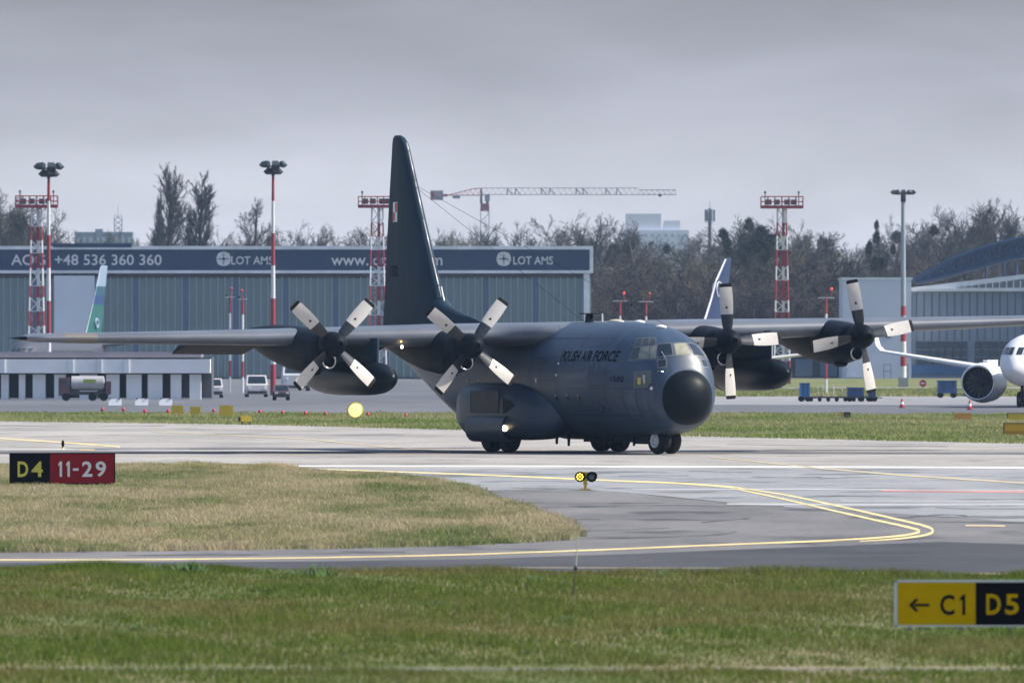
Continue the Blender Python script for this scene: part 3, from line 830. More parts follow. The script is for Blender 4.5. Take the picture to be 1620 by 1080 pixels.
# ---- fin and tailplane
FIN = [  # z, x_le, x_te, thickness
    (4.2, -9.2, -16.35, .75), (4.9, -10.2, -16.3, .72), (5.47, -10.75, -16.22, .68), (7, -11.68, -16.05, .6), (8.4, -12.5, -15.87, .52), (9.8, -13.3, -15.68, .44),
    (10.9, -13.92, -15.52, .36), (11.25, -14.15, -15.48, .32), (11.45, -14.4, -15.42, .24), (11.55, -14.7, -15.25, .1)]
FA = [(0, 0), (.01, .18), (.04, .34), (.12, .46), (.25, .5), (.4, .48), (.6, .36), (.8, .2), (1, .04)]
def fring(z, le, te, t):
    L = [(le + (te - le) * u, -v * t, z) for u, v in FA] + [(le + (te - le) * u, v * t, z) for u, v in FA[::-1][:-1]]
    return L
MB().loft([fring(*f) for f in FIN]).build('tail_fin', PAINT_FIN, plane, True, 50)
def fin_y(x, z):
    for i in range(len(FIN) - 1):
        if FIN[i][0] <= z <= FIN[i + 1][0]:
            k = (z - FIN[i][0]) / (FIN[i + 1][0] - FIN[i][0])
            le, te, t = [FIN[i][j] * (1 - k) + FIN[i + 1][j] * k for j in (1, 2, 3)]
            u = (x - le) / (te - le)
            return float(np.interp(u, [a for a, b in FA], [b for a, b in FA])) * t
    return .3
# dorsal fillet
dl = []
for x, z in ((-6.6, 4.55), (-7.4, 4.74), (-8.4, 4.9), (-9.4, 5.08), (-10.2, 5.3), (-10.75, 5.6)):
    w = .06 + .3 * max(0, (-7 - x) / 4)
    dl.append([(x, -w * .25, z), (x, -w, z - .2), (x - .3, -w * 1.2, 4.2), (x - .3, w * 1.2, 4.2), (x, w, z - .2), (x, w * .25, z)])
MB().loft(dl).build('dorsal_fillet', PAINT_FIN, plane, True, 60)
# pale strip along the fin leading edge
le_pts = [(f[0], f[1], f[3]) for f in FIN[1:8]]
mb = MB()
for p_, q_ in zip(le_pts, le_pts[1:]): mb.tube((p_[1] - .012, .02, p_[0]), (q_[1] - .012, .02, q_[0]), .034, .034, 8)
mb.build('leading_edge_strip', mat('pale_leading_edge', (0.5, 0.5, 0.5), 0.4, 0.3), plane, True)
# rudder hinge line and seams
for x0, x1, z0, z1 in ((-14.75, -14.55, 4.9, 10.9), (-13.1, -13.9, 5.2, 10.4)):
    V = []; F = []
    for i in range(11):
        k = i / 10; x = x0 + (x1 - x0) * k; z = z0 + (z1 - z0) * k
        V += [(x - .015, -fin_y(x, z) - .006, z), (x + .015, -fin_y(x, z) - .006, z)]
    F = [(2 * i, 2 * i + 1, 2 * i + 3, 2 * i + 2) for i in range(10)]
    MB().add(V, F).build('hinge_line', SEAM, plane)
def fin_quad(mb, x0, x1, z0, z1, mi, off):
    vs = []
    for x, z in ((x0, z0), (x1, z0), (x1, z1), (x0, z1)): vs.append((x, -fin_y(x, z) - off, z))
    mb.add(vs, [(0, 1, 2, 3)], mi)
mb = MB()
cx, cz, hx, hz = -14.85, 8.72, .28, .335
fin_quad(mb, cx - hx - .035, cx + hx + .035, cz - hz - .03, cz + hz + .03, 0, .010)
fin_quad(mb, cx - hx, cx, cz, cz + hz, 1, .016); fin_quad(mb, cx, cx + hx, cz, cz + hz, 2, .016)
fin_quad(mb, cx - hx, cx, cz - hz, cz, 2, .016); fin_quad(mb, cx, cx + hx, cz - hz, cz, 1, .016)
mb.build('checkerboard_insignia', [WHITE, WHITE, RED], plane)
v, f = fit_text('1502', 1.0, .42, 0.02)
MB().add([(-14.95 + p[0], -fin_y(-14.95 + p[0], 6.55 + p[1]) - .01, 6.55 + p[1]) for p in v], f).build('tail_number', LETTER, plane)
MB().tube((-11.35, 0, 5.95), (-11.0, 0, 6.0), .03, .025, 6).build('fin_stub_aerial', DARK, plane)
MB().tube((-10.35, 0, 5.2), (-10.75, 0, 5.95), .035, .02, 6).build('fin_blade_aerial', WHITE, plane)
# wire aerials from the fin to the roof
MB().tube((-13.2, -.05, 9.65), (4.3, -.7, 4.6), .007, .007, 5).build('wire_aerial', DARK, plane)
MB().tube((-13.2, .05, 9.65), (8.2, .75, 4.5), .007, .007, 5).build('wire_aerial', DARK, plane)
st = []
for y in (-8, -7.7, -1, 1, 7.7, 8):
    a = abs(y); c = 4.2 - a * .24; le = -11.9 - a * .17; t = .42 - a * .025
    if a > 7.9: t *= .3
    st.append([(le - u * c, y, 4.15 + v * t) for u, v in AF])
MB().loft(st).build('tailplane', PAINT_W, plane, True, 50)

# ---- engines
HUBS = [(-10.16, 3.83, 47), (-4.95, 3.77, 52), (4.95, 3.94, 3), (10.16, 4.12, 11)]
HX = 4.05
def nac_ring(x, zc, hw, hu, hd, n=28, e=2.3):
    r = []
    for i in range(n):
        a = 2 * math.pi * i / n; c, s = math.cos(a), math.sin(a)
        r.append((x, hw * math.copysign(abs(c) ** (2 / e), c), zc + (hu if s > 0 else hd) * math.copysign(abs(s) ** (2 / e), s)))
    return r
def blade_mb():
    mb = MB()
    # r, half chord, thickness, pitch (deg)
    st = [(.30, .10, .10, 40), (.42, .15, .12, 38), (.55, .185, .10, 35), (.75, .205, .085, 32), (.96, .215, .07, 28)]
    st2 = [(.96, .218, .066, 28), (1.15, .232, .055, 25), (1.4, .24, .045, 21), (1.65, .235, .035, 17), (1.86, .225, .028, 14), (1.93, .22, .026, 13)]
    st3 = [(1.93, .2205, .0265, 13), (2.0, .213, .024, 12), (2.04, .195, .018, 12), (2.055, .165, .012, 12)]
    def sec(r, hc, t, p):
        p = R(p); ct = Vector((math.sin(p), math.cos(p), 0)); nn = Vector((math.cos(p), -math.sin(p), 0))
        pts = []
        for u, v in ((-1, 0), (-.85, .5), (-.4, .95), (.2, 1), (.7, .55), (1, 0), (.7, -.35), (.2, -.5), (-.4, -.5), (-.85, -.3)):
            q = ct * (u * hc) + nn * (v * t * .5); pts.append((q.x, q.y, r))
        return pts
    mb.loft([sec(*s) for s in st], True, 2); mb.loft([sec(*s) for s in st2], True, 0); mb.loft([sec(*s) for s in st3], True, 1)
    # warning triangle
    p = R(23); ct = Vector((math.sin(p), math.cos(p), 0)); nn = Vector((math.cos(p), -math.sin(p), 0))
    tri = []
    for u, r in ((-.055, 1.17), (.055, 1.17), (0, 1.27)):
        q = ct * u + nn * .033; tri.append((q.x, q.y, r))
    mb.add(tri, [(0, 1, 2)], 3)
    return mb
blade_me = blade_mb().mesh('blade', [BLADE, BLACK, CUFF, DARK], True, 40)
spin_mb = MB().lathe([(-.45, .44), (-.1, .45), (.12, .43), (.3, .38), (.45, .30), (.55, .2), (.6, .13), (.60, .1), (.52, .09), (.52, .01)], (0, 0, 0), (1, 0, 0), 28)
spin_me = spin_mb.mesh('propeller', DARK, True, 40)
for hy, hz, ang in HUBS:
    zt_ = wz(hy)
    d = zt_ - hz
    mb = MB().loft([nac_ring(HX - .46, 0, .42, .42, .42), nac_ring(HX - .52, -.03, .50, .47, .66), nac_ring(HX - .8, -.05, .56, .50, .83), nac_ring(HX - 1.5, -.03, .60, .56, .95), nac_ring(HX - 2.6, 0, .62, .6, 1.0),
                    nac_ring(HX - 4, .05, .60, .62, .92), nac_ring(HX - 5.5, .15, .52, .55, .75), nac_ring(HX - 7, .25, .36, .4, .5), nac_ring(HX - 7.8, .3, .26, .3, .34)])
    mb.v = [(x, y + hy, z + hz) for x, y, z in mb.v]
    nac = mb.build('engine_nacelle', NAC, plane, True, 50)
    # chin intake: lip ring with a dark throat
    ix, iz = HX - .40, hz - .60
    MB().torus((ix, hy, iz), (1, 0, -.12), .235, .032, 28, 8).build('intake_lip', METAL, nac, True)
    MB().lathe([(0, .23), (-.35, .19), (-.35, .0)], (ix + .01, hy, iz), (1, 0, 0), 20, caps=False).build('intake_throat', BLACK, nac, True)
    MB().lathe([(-.02, .27), (-.5, .36), (-.8, .3)], (ix, hy, iz), (1, 0, -.1), 20, caps=False).build('intake_fairing', NAC, nac, True)
    MB().ellipsoid((HX - 1.6, hy - .1, hz - .98), (.5, .18, .12)).build('oil_cooler_scoop', DARK, nac, True)
    MB().box((HX - 1.9, hy - .615, hz - .5), (.5, .03, .03)).box((HX - 1.2, hy - .60, hz - .55), (.07, .03, .3)).build('cowl_vent', BLACK, nac)
    for k in range(3):
        xs = HX - .95 - k * .9
        prm = [( .56, .50, .83), (.605, .57, .96), (.62, .6, 1.0)][k]
        a = nac_ring(xs, -.04, prm[0] + .012, prm[1] + .012, prm[2] + .012); b = nac_ring(xs - .025, -.04, prm[0] + .012, prm[1] + .012, prm[2] + .012)
        m2 = MB().loft([a, b], False); m2.v = [(x, y + hy, z + hz) for x, y, z in m2.v]
        m2.build('cowl_seam', SEAM, nac)
    pr = bpy.data.objects.new('propeller', spin_me); COL.objects.link(pr); pr.parent = plane
    pr.location = (HX, hy, hz)
    for k in range(4):
        b = bpy.data.objects.new('blade', blade_me); COL.objects.link(b); b.parent = pr
        b.rotation_euler = (R(ang + 90 * k - 90), 0, 0)
# ---- underwing tanks and pylons
for s in (-1, 1):
    y = 7.45 * s - (.3 if s < 0 else 0); z = 2.63 + (0.14 if s > 0 else 0)
    prof = [(3.65 - 8.6 * t, .6 * k) for t, k in ((0, .03), (.004, .17), (.015, .33), (.04, .54), (.08, .74), (.13, .89), (.2, .97), (.28, 1), (.6, 1), (.7, .95), (.8, .8), (.9, .5), (1, .08))]
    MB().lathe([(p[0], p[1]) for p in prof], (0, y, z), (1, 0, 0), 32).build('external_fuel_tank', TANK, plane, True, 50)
    py = MB().loft([[(2.2 - u * 4.4, y + v * .36, zz) for u, v in ((0, 0), (.05, .4), (.2, .5), (.7, .4), (1, 0), (.7, -.4), (.2, -.5), (.05, -.4))] for zz in (z + .45, wz(y) - .05)]).build('tank_pylon', PAINT_FIN, plane, True, 40)
    if s > 0:
        MB().tube((2.22, y + .02, z + .5), (2.22, y + .02, wz(y) - .4), .02, .02, 6).build('pylon_edge_strip', WHITE, py)
# lamps
MB().lathe([(0, .05), (.03, .04)], (1.95, -6.72, 3.74), (1, -.35, -.1), 14).build('landing_light', LAMP, plane)
MB().lathe([(0, .035), (.03, .03)], (1.98, -6.76, 3.93), (1, -.35, 0), 12).build('landing_light', LAMPR, plane)
MB().ellipsoid((1.22, -19.75, wz(-19.75) + .01), (.14, .14, .09)).build('wing_tip_light', mat('tip_lamp', (0.9, .85, .75), .2, emit=(1, .85, .62), estr=2.2), plane, True)

# ---- main gear sponsons, doors, wheels
for s in (-1, 1):
    rg = []
    for x, hw, hu, hd in ((4.5, .12, .2, .3), (4.2, .48, .48, .65), (3.7, .68, .72, .82), (3.0, .86, .93, .9), (2.3, .99, 1.05, .93), (1.5, 1.08, 1.12, .95), (-1.9, 1.08, 1.12, .95), (-2.6, 1.02, 1.1, .85), (-3.2, .90, 1.04, .6), (-3.45, .62, .85, .3)):
        rg.append([(x, s * 1.62 + s * p[1], p[2]) for p in [(0, q[1], q[2]) for q in nac_ring(0, 1.38, hw, hu, hd, 32, 3.2)]])
    sp = MB().loft(rg).build('gear_sponson', PAINT, plane, True, 50)
    ysk = s * 2.772
    # grimy access panel with rims
    MB().box((-.1, s * 2.70, 1.78), (2.5, .03, .72)).build('sponson_panel', DIRT, sp)
    MB().box((-.1, s * 2.705, 2.16), (2.6, .035, .03)).box((1.18, s * 2.705, 1.78), (.03, .035, .75)).box((-1.38, s * 2.705, 1.78), (.03, .035, .75)).box((-.1, s * 2.705, 1.41), (2.6, .035, .03)).build('panel_rim', SEAM, sp)
    MB().add([(1.6, s * 2.72, 1.35), (1.6, s * 2.72, 2.0), (2.35, s * 2.66, 1.68)], [(0, 1, 2)]).build('scoop_opening', BLACK, sp)
    # open main gear door: a curved shell hanging outboard
    prof = []
    for k in range(15):
        a = -math.pi * .5 + math.pi * k / 14
        prof.append((2.45 + .42 * math.cos(a) ** .8 if math.cos(a) > 0 else 2.45, .86 + .5 * math.sin(a)))
    outer = [(s * p[0], p[1]) for p in prof]; inner = [(s * (p[0] - .05), .86 + (p[1] - .86) * .93) for p in prof[::-1]]
    poly = outer + inner
    MB().prism([(-1.55, p[0], p[1]) for p in poly], (3.4, 0, 0)).build('gear_door', PAINT, plane, True, 40)
    MB().box((-.1, s * 2.5, 1.42), (2.8, .4, .05)).build('door_hinge', DARK, plane)
    # door lamp
    if s < 0:
        MB().lathe([(0, .10), (.03, .09)], (1.62, s * 2.64, .86), (1, -.4, 0), 14).build('taxi_light', LAMP, plane)
        MB().lathe([(-.12, .05), (0, .13), (.02, .13)], (1.59, s * 2.64, .86), (1, -.4, 0), 14).build('lamp_housing', METAL, plane)
    for wx in (-.78, .78):
        w = MB().lathe([(-.25, .40), (-.25, .58), (-.21, .66), (-.13, .705), (0, .715), (.13, .705), (.21, .66), (.25, .58), (.25, .40)], (0, 0, 0), (0, 1, 0), 36, caps=False).build('main_wheel', RUBBER, plane, True, 40, loc=(wx, s * 2.12, .71))
        MB().lathe([(-.2, .05), (-.2, .2), (-.24, .36), (-.24, .40), (.24, .40), (.24, .36), (.2, .2), (.2, .05)], (0, 0, 0), (0, 1, 0), 24).build('rim', DARK, w, True, 40)
    MB().tube((.78, s * 2.12, .71), (.78, s * 1.75, 1.6), .12, .14, 10).tube((-.78, s * 2.12, .71), (-.78, s * 1.75, 1.6), .12, .14, 10).build('main_gear_leg', DARK, plane)
# nose gear, steered to port
SA = R(14)
for s in (-1, 1):
    ox, oy = -math.sin(SA) * .28 * s, math.cos(SA) * .28 * s
    w = MB().lathe([(-.165, .25), (-.165, .36), (-.14, .42), (-.07, .462), (0, .47), (.07, .462), (.14, .42), (.165, .36), (.165, .25)], (0, 0, 0), (0, 1, 0), 36, caps=False).build('nose_wheel', RUBBER, plane, True, 40, loc=(9.77 + ox, oy, .47), rz=SA)
    rim = MB().lathe([(-.13, .03), (-.13, .10), (-.10, .13), (-.10, .19), (-.16, .22), (-.172, .25), (.172, .25), (.16, .22), (.10, .19), (.10, .13), (.13, .1), (.13, .03)], (0, 0, 0), (0, 1, 0), 28).build('rim', RIM, w, True, 40)
    for k in range(8):
        a = 2 * math.pi * k / 8
        MB().ellipsoid((.158 * math.cos(a), -.103, .158 * math.sin(a)), (.022, .012, .022), 8, 5).build('rim_hole', DARK, w)
MB().tube((9.77, 0, .47), (9.77, 0, 1.2), .09, .11, 12).tube((9.77 + math.sin(SA) * .3, -math.cos(SA) * .3, .47), (9.77 - math.sin(SA) * .3, math.cos(SA) * .3, .47), .06, .06, 10).tube((9.77, 0, .75), (8.3, 0, .75), .06, .06, 8).tube((9.9, .05, .95), (10.05, .05, .55), .04, .04, 8).build('nose_gear_leg', DARK, plane)
MB().box((8.9, -.45, .52), (1.5, .05, .35)).box((8.9, .45, .52), (1.5, .05, .35)).build('nose_gear_door', DARK, plane)
# ------------------------------------------------------------------ far buildings
def S(d): return FPX / d          # px per metre at distance d
HD = 1400
def hx(px, d=HD): return (px - 810) / S(d)
def hz(py, d=HD): return CAMH + (HORIZ - py) / S(d)
M_ban = mat('banner_blue', (0.012, 0.042, 0.10), 0.5, var=0.1, scale=0.3)
M_teal = mat('hangar_panel_teal', (0.16, 0.225, 0.23), 0.55, var=0.16, scale=0.5, stretch=(1, 1, .2))
M_teal2 = mat('hangar_panel_blue', (0.09, 0.14, 0.21), 0.55, var=0.1, scale=0.5)
M_rib = mat('hangar_rib_pale', (0.42, 0.49, 0.50), 0.5)
M_trim = mat('white_trim', (0.72, 0.76, 0.80), 0.5, var=0.15, scale=.4)
M_sign = mat('sign_letters', (0.72, 0.73, 0.72), 0.5)
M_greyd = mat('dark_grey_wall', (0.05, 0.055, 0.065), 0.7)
x0, x1 = hx(-420), hx(935)
ztop = hz(388)
hang = thing('maintenance_hangar', 'long low teal hangar with blue lettered banner along its roof edge', 'hangar', ((x0 + x1) / 2, HD, 0))
w = x1 - x0
MB().box((0, 20, ztop / 2 - .1), (w, 39.6, ztop - .2)).build('hangar_wall', M_teal, hang)
MB().box((0, -.3, (hz(391) + hz(431)) / 2), (w, .7, hz(391) - hz(431))).build('fascia_banner', M_ban, hang)
MB().box((hx(148 + 120) - (x0 + x1) / 2 - 9.6, 0, ztop - .02), (9.8, 2, .5)).build('roof_lift', M_ban, hang)
MB().box((0, -.4, hz(392)), (w + .5, 1.1, .42)).build('roof_trim', M_trim, hang)
MB().box((0, -.4, hz(430)), (w + .5, 1.0, .36)).build('lower_trim', M_trim, hang)
MB().box((w / 2 + .05, -.35, (hz(393) + hz(430)) / 2), (.45, 1.0, hz(393) - hz(430))).build('end_trim', M_trim, hang)
MB().box((w / 2 - .55, -.3, hz(430) / 2), (.75, .8, hz(430))).build('end_column', M_trim, hang)
MB().box((0, -.12, hz(437)), (w, .3, .5)).build('painted_shadow_gap', M_greyd, hang)  # solid dark strip, the shade under the trim put into its colour
pitch = 11.3 / S(HD)
pm = MB().box((0, 0, 0), (pitch - .16, .12, hz(436) - .4)).mesh('door_panel', M_teal)
pm2 = MB().box((0, 0, 0), (pitch - .16, .12, hz(436) - .4)).mesh('door_panel', M_teal2)
rm = MB().box((0, 0, 0), (.10, .2, hz(436) - .4)).mesh('door_rib', M_rib)
k = 0
x = w / 2 - 1.1
while x > -w / 2:
    for me, dy, nm, xx in ((pm2 if k % 7 == 6 else pm, -.16, 'door_panel', x - pitch / 2), (rm, -.2, 'door_rib', x)):
        o = bpy.data.objects.new(nm, me); COL.objects.link(o); o.parent = hang
        o.location = (xx, dy - .02 * ((k * 7) % 3), (hz(436) - .4) / 2 + .2)
    x -= pitch; k += 1
cxh = (x0 + x1) / 2
def wall_text(body, pxa, pxb, py, hpx, d, m, parent, cx, y, name='lettering', bold=0.01):
    v, f = fit_text(body, (pxb - pxa) / S(d), hpx / S(d), bold)
    X = hx((pxa + pxb) / 2, d) - cx; Z = hz(py, d)
    MB().add([(X + p[0], y, Z + p[1]) for p in v], f).build(name, m, parent)
wall_text('AOG: +48 536 360 360', 18, 256, 411, 17, HD, M_sign, hang, cxh, -.67)
wall_text('LOT AMS', 366, 432, 412, 13, HD, M_sign, hang, cxh, -.67)
wall_text('www.lotams.com', 524, 700, 411, 18, HD, M_sign, hang, cxh, -.67)
wall_text('LOT AMS', 812, 875, 412, 13, HD, M_sign, hang, cxh, -.67)
for pc in (354, 797):
    mb = MB(); X = hx(pc) - cxh; Z = hz(409.5)
    for q in range(4):
        a = math.pi / 4 + q * math.pi / 2
        P = [(0.12, -.35), (.62, -.62), (.9, 0), (.62, .62), (.12, .35)]
        ca, sa = math.cos(a), math.sin(a)
        mb.add([(X + p[0] * ca - p[1] * sa + .08 * ca, -.67, Z + p[0] * sa + p[1] * ca + .08 * sa) for p in P], [(0, 1, 2, 3, 4)])
    mb.build('propeller_logo', M_sign, hang)
# pale open door leaf at the left
MB().box((hx(118) - cxh, -.62, (hz(436) + .3) / 2), ((150 - 86) / S(HD), .3, hz(436) - .3)).build('open_door_leaf', mat('pale_door', (0.66, 0.72, 0.78), 0.55, var=0.08, scale=.15), hang)

# arched blue-truss hangar on the right
RD = 1437
M_wallb = mat('hangar_grey_blue', (0.18, 0.225, 0.28), 0.6, var=0.06, scale=.3)
M_truss = mat('truss_blue', (0.010, 0.032, 0.085), 0.5)
M_roofl = mat('roof_pale', (0.62, 0.65, 0.69), 0.5, var=.1, scale=.3)
M_win = mat('dark_window', (0.03, 0.045, 0.065), 0.25)
rh = thing('arched_truss_hangar', 'grey blue hangar with a dark blue arched lattice truss over its roof', 'hangar', (hx(1442, RD), RD, 0))
def RX_(px): return hx(px, RD) - hx(1442, RD)
def RZ(py): return hz(py, RD)
MB().box((RX_(1900) / 2, 15, RZ(460) / 2), (RX_(1900), 30, RZ(460))).build('hangar_wall', M_wallb, rh)
MB().prism([(RX_(1440), -.4, RZ(461)), (RX_(1900), -.4, RZ(461)), (RX_(1900), -.4, RZ(405)), (RX_(1620), -.4, RZ(434)), (RX_(1440), -.4, RZ(455))], (0, 31, 0)).build('roof', M_roofl, rh)
MB().box((RX_(1680), -.5, RZ(458)), (RX_(1900) - RX_(1442), .5, .35)).build('eave_trim', M_roofl, rh)
MB().prism([(RX_(1512), -.55, RZ(455)), (RX_(1620), -.55, RZ(441)), (RX_(1880), -.55, RZ(412)), (RX_(1880), -.55, RZ(455))], (0, .12, 0)).build('clerestory_band', mat('clerestory', (0.11, 0.14, 0.15), 0.4), rh)
for px in range(1526, 1640, 11):
    MB().box((RX_(px), -.6, RZ(450)), (.09, .1, .9)).build('clerestory_mullion', M_trim, rh)
wpm = MB().box((0, 0, 0), (.07, .1, RZ(463) - RZ(538))).mesh('wall_seam', M_greyd)
for px in range(1450, 1640, 12):
    o = bpy.data.objects.new('wall_seam', wpm); COL.objects.link(o); o.parent = rh; o.location = (RX_(px), -.02, (RZ(463) + RZ(538)) / 2)
for a, b in ((1448, 1522), (1542, 1700)):
    px = a
    while px < min(b, 1640):
        q = MB().box((RX_(px + 5.5), -.1, (RZ(540) + RZ(576)) / 2), (10 / S(RD), .3, 36 / S(RD))).build('window', M_win, rh)
        MB().box((RX_(px + 5.5), -.2, RZ(553)), (10 / S(RD), .2, .08)).box((RX_(px + 5.5), -.2, RZ(565)), (10 / S(RD), .2, .08)).build('window_bar', M_wallb, q)
        px += 12
MB().box((RX_(1670), -.1, (RZ(577) + RZ(593)) / 2), (RX_(1900), .25, 16 / S(RD))).build('blue_plinth', mat('plinth_blue', (0.022, 0.085, 0.20), 0.5), rh)
up = [(1447, 443), (1500, 414), (1550, 395), (1600, 381), (1650, 372), (1720, 366), (1800, 370)]
lo = [(1452, 447), (1500, 436), (1550, 422), (1600, 409), (1650, 400), (1720, 394), (1800, 398)]
ups = smooth_pts(up, 3); los = smooth_pts(lo, 3)
for yy in (2, 6):
    mb = MB()
    for L in (ups, los):
        for a, b in zip(L, L[1:]): mb.tube((RX_(a[0]), yy, RZ(a[1])), (RX_(b[0]), yy, RZ(b[1])), .32, .32, 6)
    mb.build('truss_chord', M_truss, rh)
    mb = MB()
    for i in range(len(ups) - 1):
        a, b, c, d_ = ups[i], los[i], ups[i + 1], los[i + 1]
        for p, q in ((a, b), (a, d_), (b, c)): mb.tube((RX_(p[0]), yy, RZ(p[1])), (RX_(q[0]), yy, RZ(q[1])), .17, .17, 5)
    mb.build('truss_web', M_truss, rh)
MB().add([(RX_(p[0]), 4, RZ(p[1])) for p in ups] + [(RX_(p[0]), 4, RZ(p[1])) for p in los[::-1]], [tuple(range(len(ups) + len(los)))]).build('truss_cladding', mat('truss_cladding', (0.010, 0.028, 0.065), 0.6), rh)
for px in (1562, 1590, 1610): MB().tube((RX_(px), 4, RZ(415)), (RX_(px), 4, RZ(450)), .2, .2, 6).build('truss_strut', M_truss, rh)

wb = thing('white_workshop_building', 'plain white boxy building beside the blue truss hangar', 'building', (hx(1390, RD), RD - 6, 0))
bw = (1438 - 1330) / S(RD)
M_whiteb = mat('white_wall', (0.60, 0.64, 0.70), 0.6, var=.05, scale=.2)
MB().box((-.4, 8, RZ(441) / 2), (bw, 16, RZ(441))).build('wall', M_whiteb, wb)
MB().box((-.4, 8, RZ(441)), (bw + .3, 16.3, .25)).build('roof_edge', M_trim, wb)
MB().box((1.0, -.1, RZ(531)), (.7, .5, .4)).build('wall_lamp', M_greyd, wb)
MB().box((-3.2, -.15, 1.4), (2.2, .3, 2.6)).build('roller_door', M_trim, wb)
for dx in (0.4, 2.6):
    MB().box((dx, -1.5, .9), (.06, .06, 1.8)).box((dx + .9, -1.5, .9), (.06, .06, 1.8)).box((dx + .45, -1.5, 1.75), (.9, .06, .06)).box((dx + .45, -1.5, .9), (.9, .06, .06)).build('rail_frame', M_greyd, wb)

# low buildings between, behind the near aircraft
lowb = thing('low_grey_shed', 'long low dark grey shed between the trees and the white workshop', 'building', (hx(1240, 1450), 1450, 0))
MB().box((0, 5, 1.9), (17, 10, 3.8)).build('wall', M_greyd, lowb)
MB().box((0, 5, 3.9), (17.4, 10.4, .3)).build('roof', M_wallb, lowb)
for i in range(5): MB().box((-7 + i * 3.2, -.05, 1.3), (2.2, .2, 2.2)).build('roller_door', M_wallb, lowb)

# ---- skyline buildings
def block(name, label, px0, px1, pytop, d, m, depth=14, extras=(), wins=None, cat='building'):
    x_0, x_1 = hx(px0, d), hx(px1, d); z = hz(pytop, d)
    t = thing(name, label, cat, ((x_0 + x_1) / 2, d, 0))
    MB().box((0, depth / 2, z / 2), (x_1 - x_0, depth, z)).build('wall', m, t)
    for a, b, py in extras:
        zz = hz(py, d)
        MB().box((hx((a + b) / 2, d) - (x_0 + x_1) / 2, depth / 2, (z + zz) / 2), ((b - a) / S(d), depth * .7, zz - z)).build('upper_storey', m, t)
    if wins:
        rows, cols = wins
        me = MB().box((0, 0, 0), ((x_1 - x_0) / cols * .55, .2, 1.3)).mesh('window', M_winp)
        for r in range(rows):
            for c in range(cols):
                o = bpy.data.objects.new('window', me); COL.objects.link(o); o.parent = t
                o.location = ((c + .5) / cols * (x_1 - x_0) - (x_1 - x_0) / 2, -.05, z - 2 - r * 3)
    return t
M_bl = mat('skyline_blue_grey', (0.22, 0.27, 0.34), .7); M_wh = mat('skyline_white_hazed', (0.66, 0.70, 0.76), .7); M_winp = mat('skyline_window_hazed', (0.40, 0.46, 0.54), .5)  # white walls and windows lightened: distance haze put into their colour
block('flat_roofed_block', 'hazy blue grey flat roofed block above the hangar roof at left', 118, 210, 367, 2900, M_bl, extras=((150, 162, 362),), wins=(2, 9))
block('white_apartment_block', 'pale stepped apartment block rising behind the bare trees', 985, 1090, 364, 4200, M_wh, extras=((990, 1046, 338), (1050, 1076, 349)), wins=(4, 10))
# lattice relay mast left, telecom tower centre
t = thing('relay_mast', 'thin grey lattice relay mast on the hazy block at left', 'mast', (hx(187, 2890), 2890, 0))
mb = MB(); z0 = hz(372, 2890); z1 = hz(343, 2890)
for dx in (-1, 1): mb.tube((dx, 0, 0), (dx, 0, z1), .16, .12, 5)
for i in range(4): mb.tube((-1, 0, z0 + i * 1.3), (1, 0, z0 + (i + 1) * 1.3), .1, .1, 4).tube((1, 0, z0 + i * 1.3), (-1, 0, z0 + (i + 1) * 1.3), .1, .1, 4)
mb.build('lattice', M_bl, t); MB().tube((0, 0, z1), (0, 0, z1 + 3), .08, .05, 5).build('whip', M_bl, t)
t = thing('telecom_tower', 'dark telecom tower with clustered aerials above the trees', 'tower', (hx(1123, 2300), 2300, 0))
zz = hz(330, 2300)
MB().tube((0, 0, 0), (0, 0, zz), .42, .36, 10).build('shaft', mat('tower_dark', (.10, .13, .17), .6), t)
for k in range(6):
    a = k * math.pi / 3
    MB().box((.9 * math.cos(a), .9 * math.sin(a), zz - 1.4), (.35, .35, 2.4), a).build('panel_aerial', M_bl, t)
MB().tube((0, 0, zz), (0, 0, zz + 1.6), .07, .05, 5).build('whip', M_bl, t)
MB().lathe([(0, 1.0), (.12, 1.0)], (0, 0, zz - 2.9), (0, 0, 1), 12).build('ring_platform', M_bl, t)

# ---- tower crane
CD = 2500
cr = thing('tower_crane', 'red and white tower crane with long jib and counterweight above the tree line', 'crane', (hx(767, CD), CD, 0))
M_cw = mat('crane_pale', (0.42, 0.41, 0.43), .5); M_crd = mat('crane_red', (0.36, 0.12, 0.13), .5)
def CX(px): return hx(px, CD) - hx(767, CD)
def CZ(py): return hz(py, CD)
mb = MB(); hw = .95
for dx in (-hw, hw):
    for dy in (-hw, hw): mb.tube((dx, dy, 0), (dx, dy, CZ(334)), .13, .13, 4)
z = 0; i = 0
while z < CZ(336):
    s = 1 if i % 2 else -1
    for dy in (-hw, hw): mb.tube((-hw * s, dy, z), (hw * s, dy, z + 1.7), .08, .08, 4)
    for dx in (-hw, hw): mb.tube((dx, -hw * s, z), (dx, hw * s, z + 1.7), .08, .08, 4)
    z += 1.7; i += 1
mb.build('mast', M_cw, cr)
MB().box((0, 0, (CZ(334) + CZ(322)) / 2), (1.9, 1.9, CZ(322) - CZ(334))).build('slewing_unit', M_crd, cr)
MB().tube((-.8, 0, CZ(322)), (-.8, 0, CZ(299)), .3, .2, 6).tube((.6, 0, CZ(322)), (.6, 0, CZ(310)), .35, .3, 6).build('tower_top', mat('crane_dark', (.12, .13, .17), .5), cr)
MB().box((.55, -1.0, CZ(313)), (1.1, 1.2, 1.6)).build('cab', mat('crane_cab', (.25, .36, .42), .3), cr)
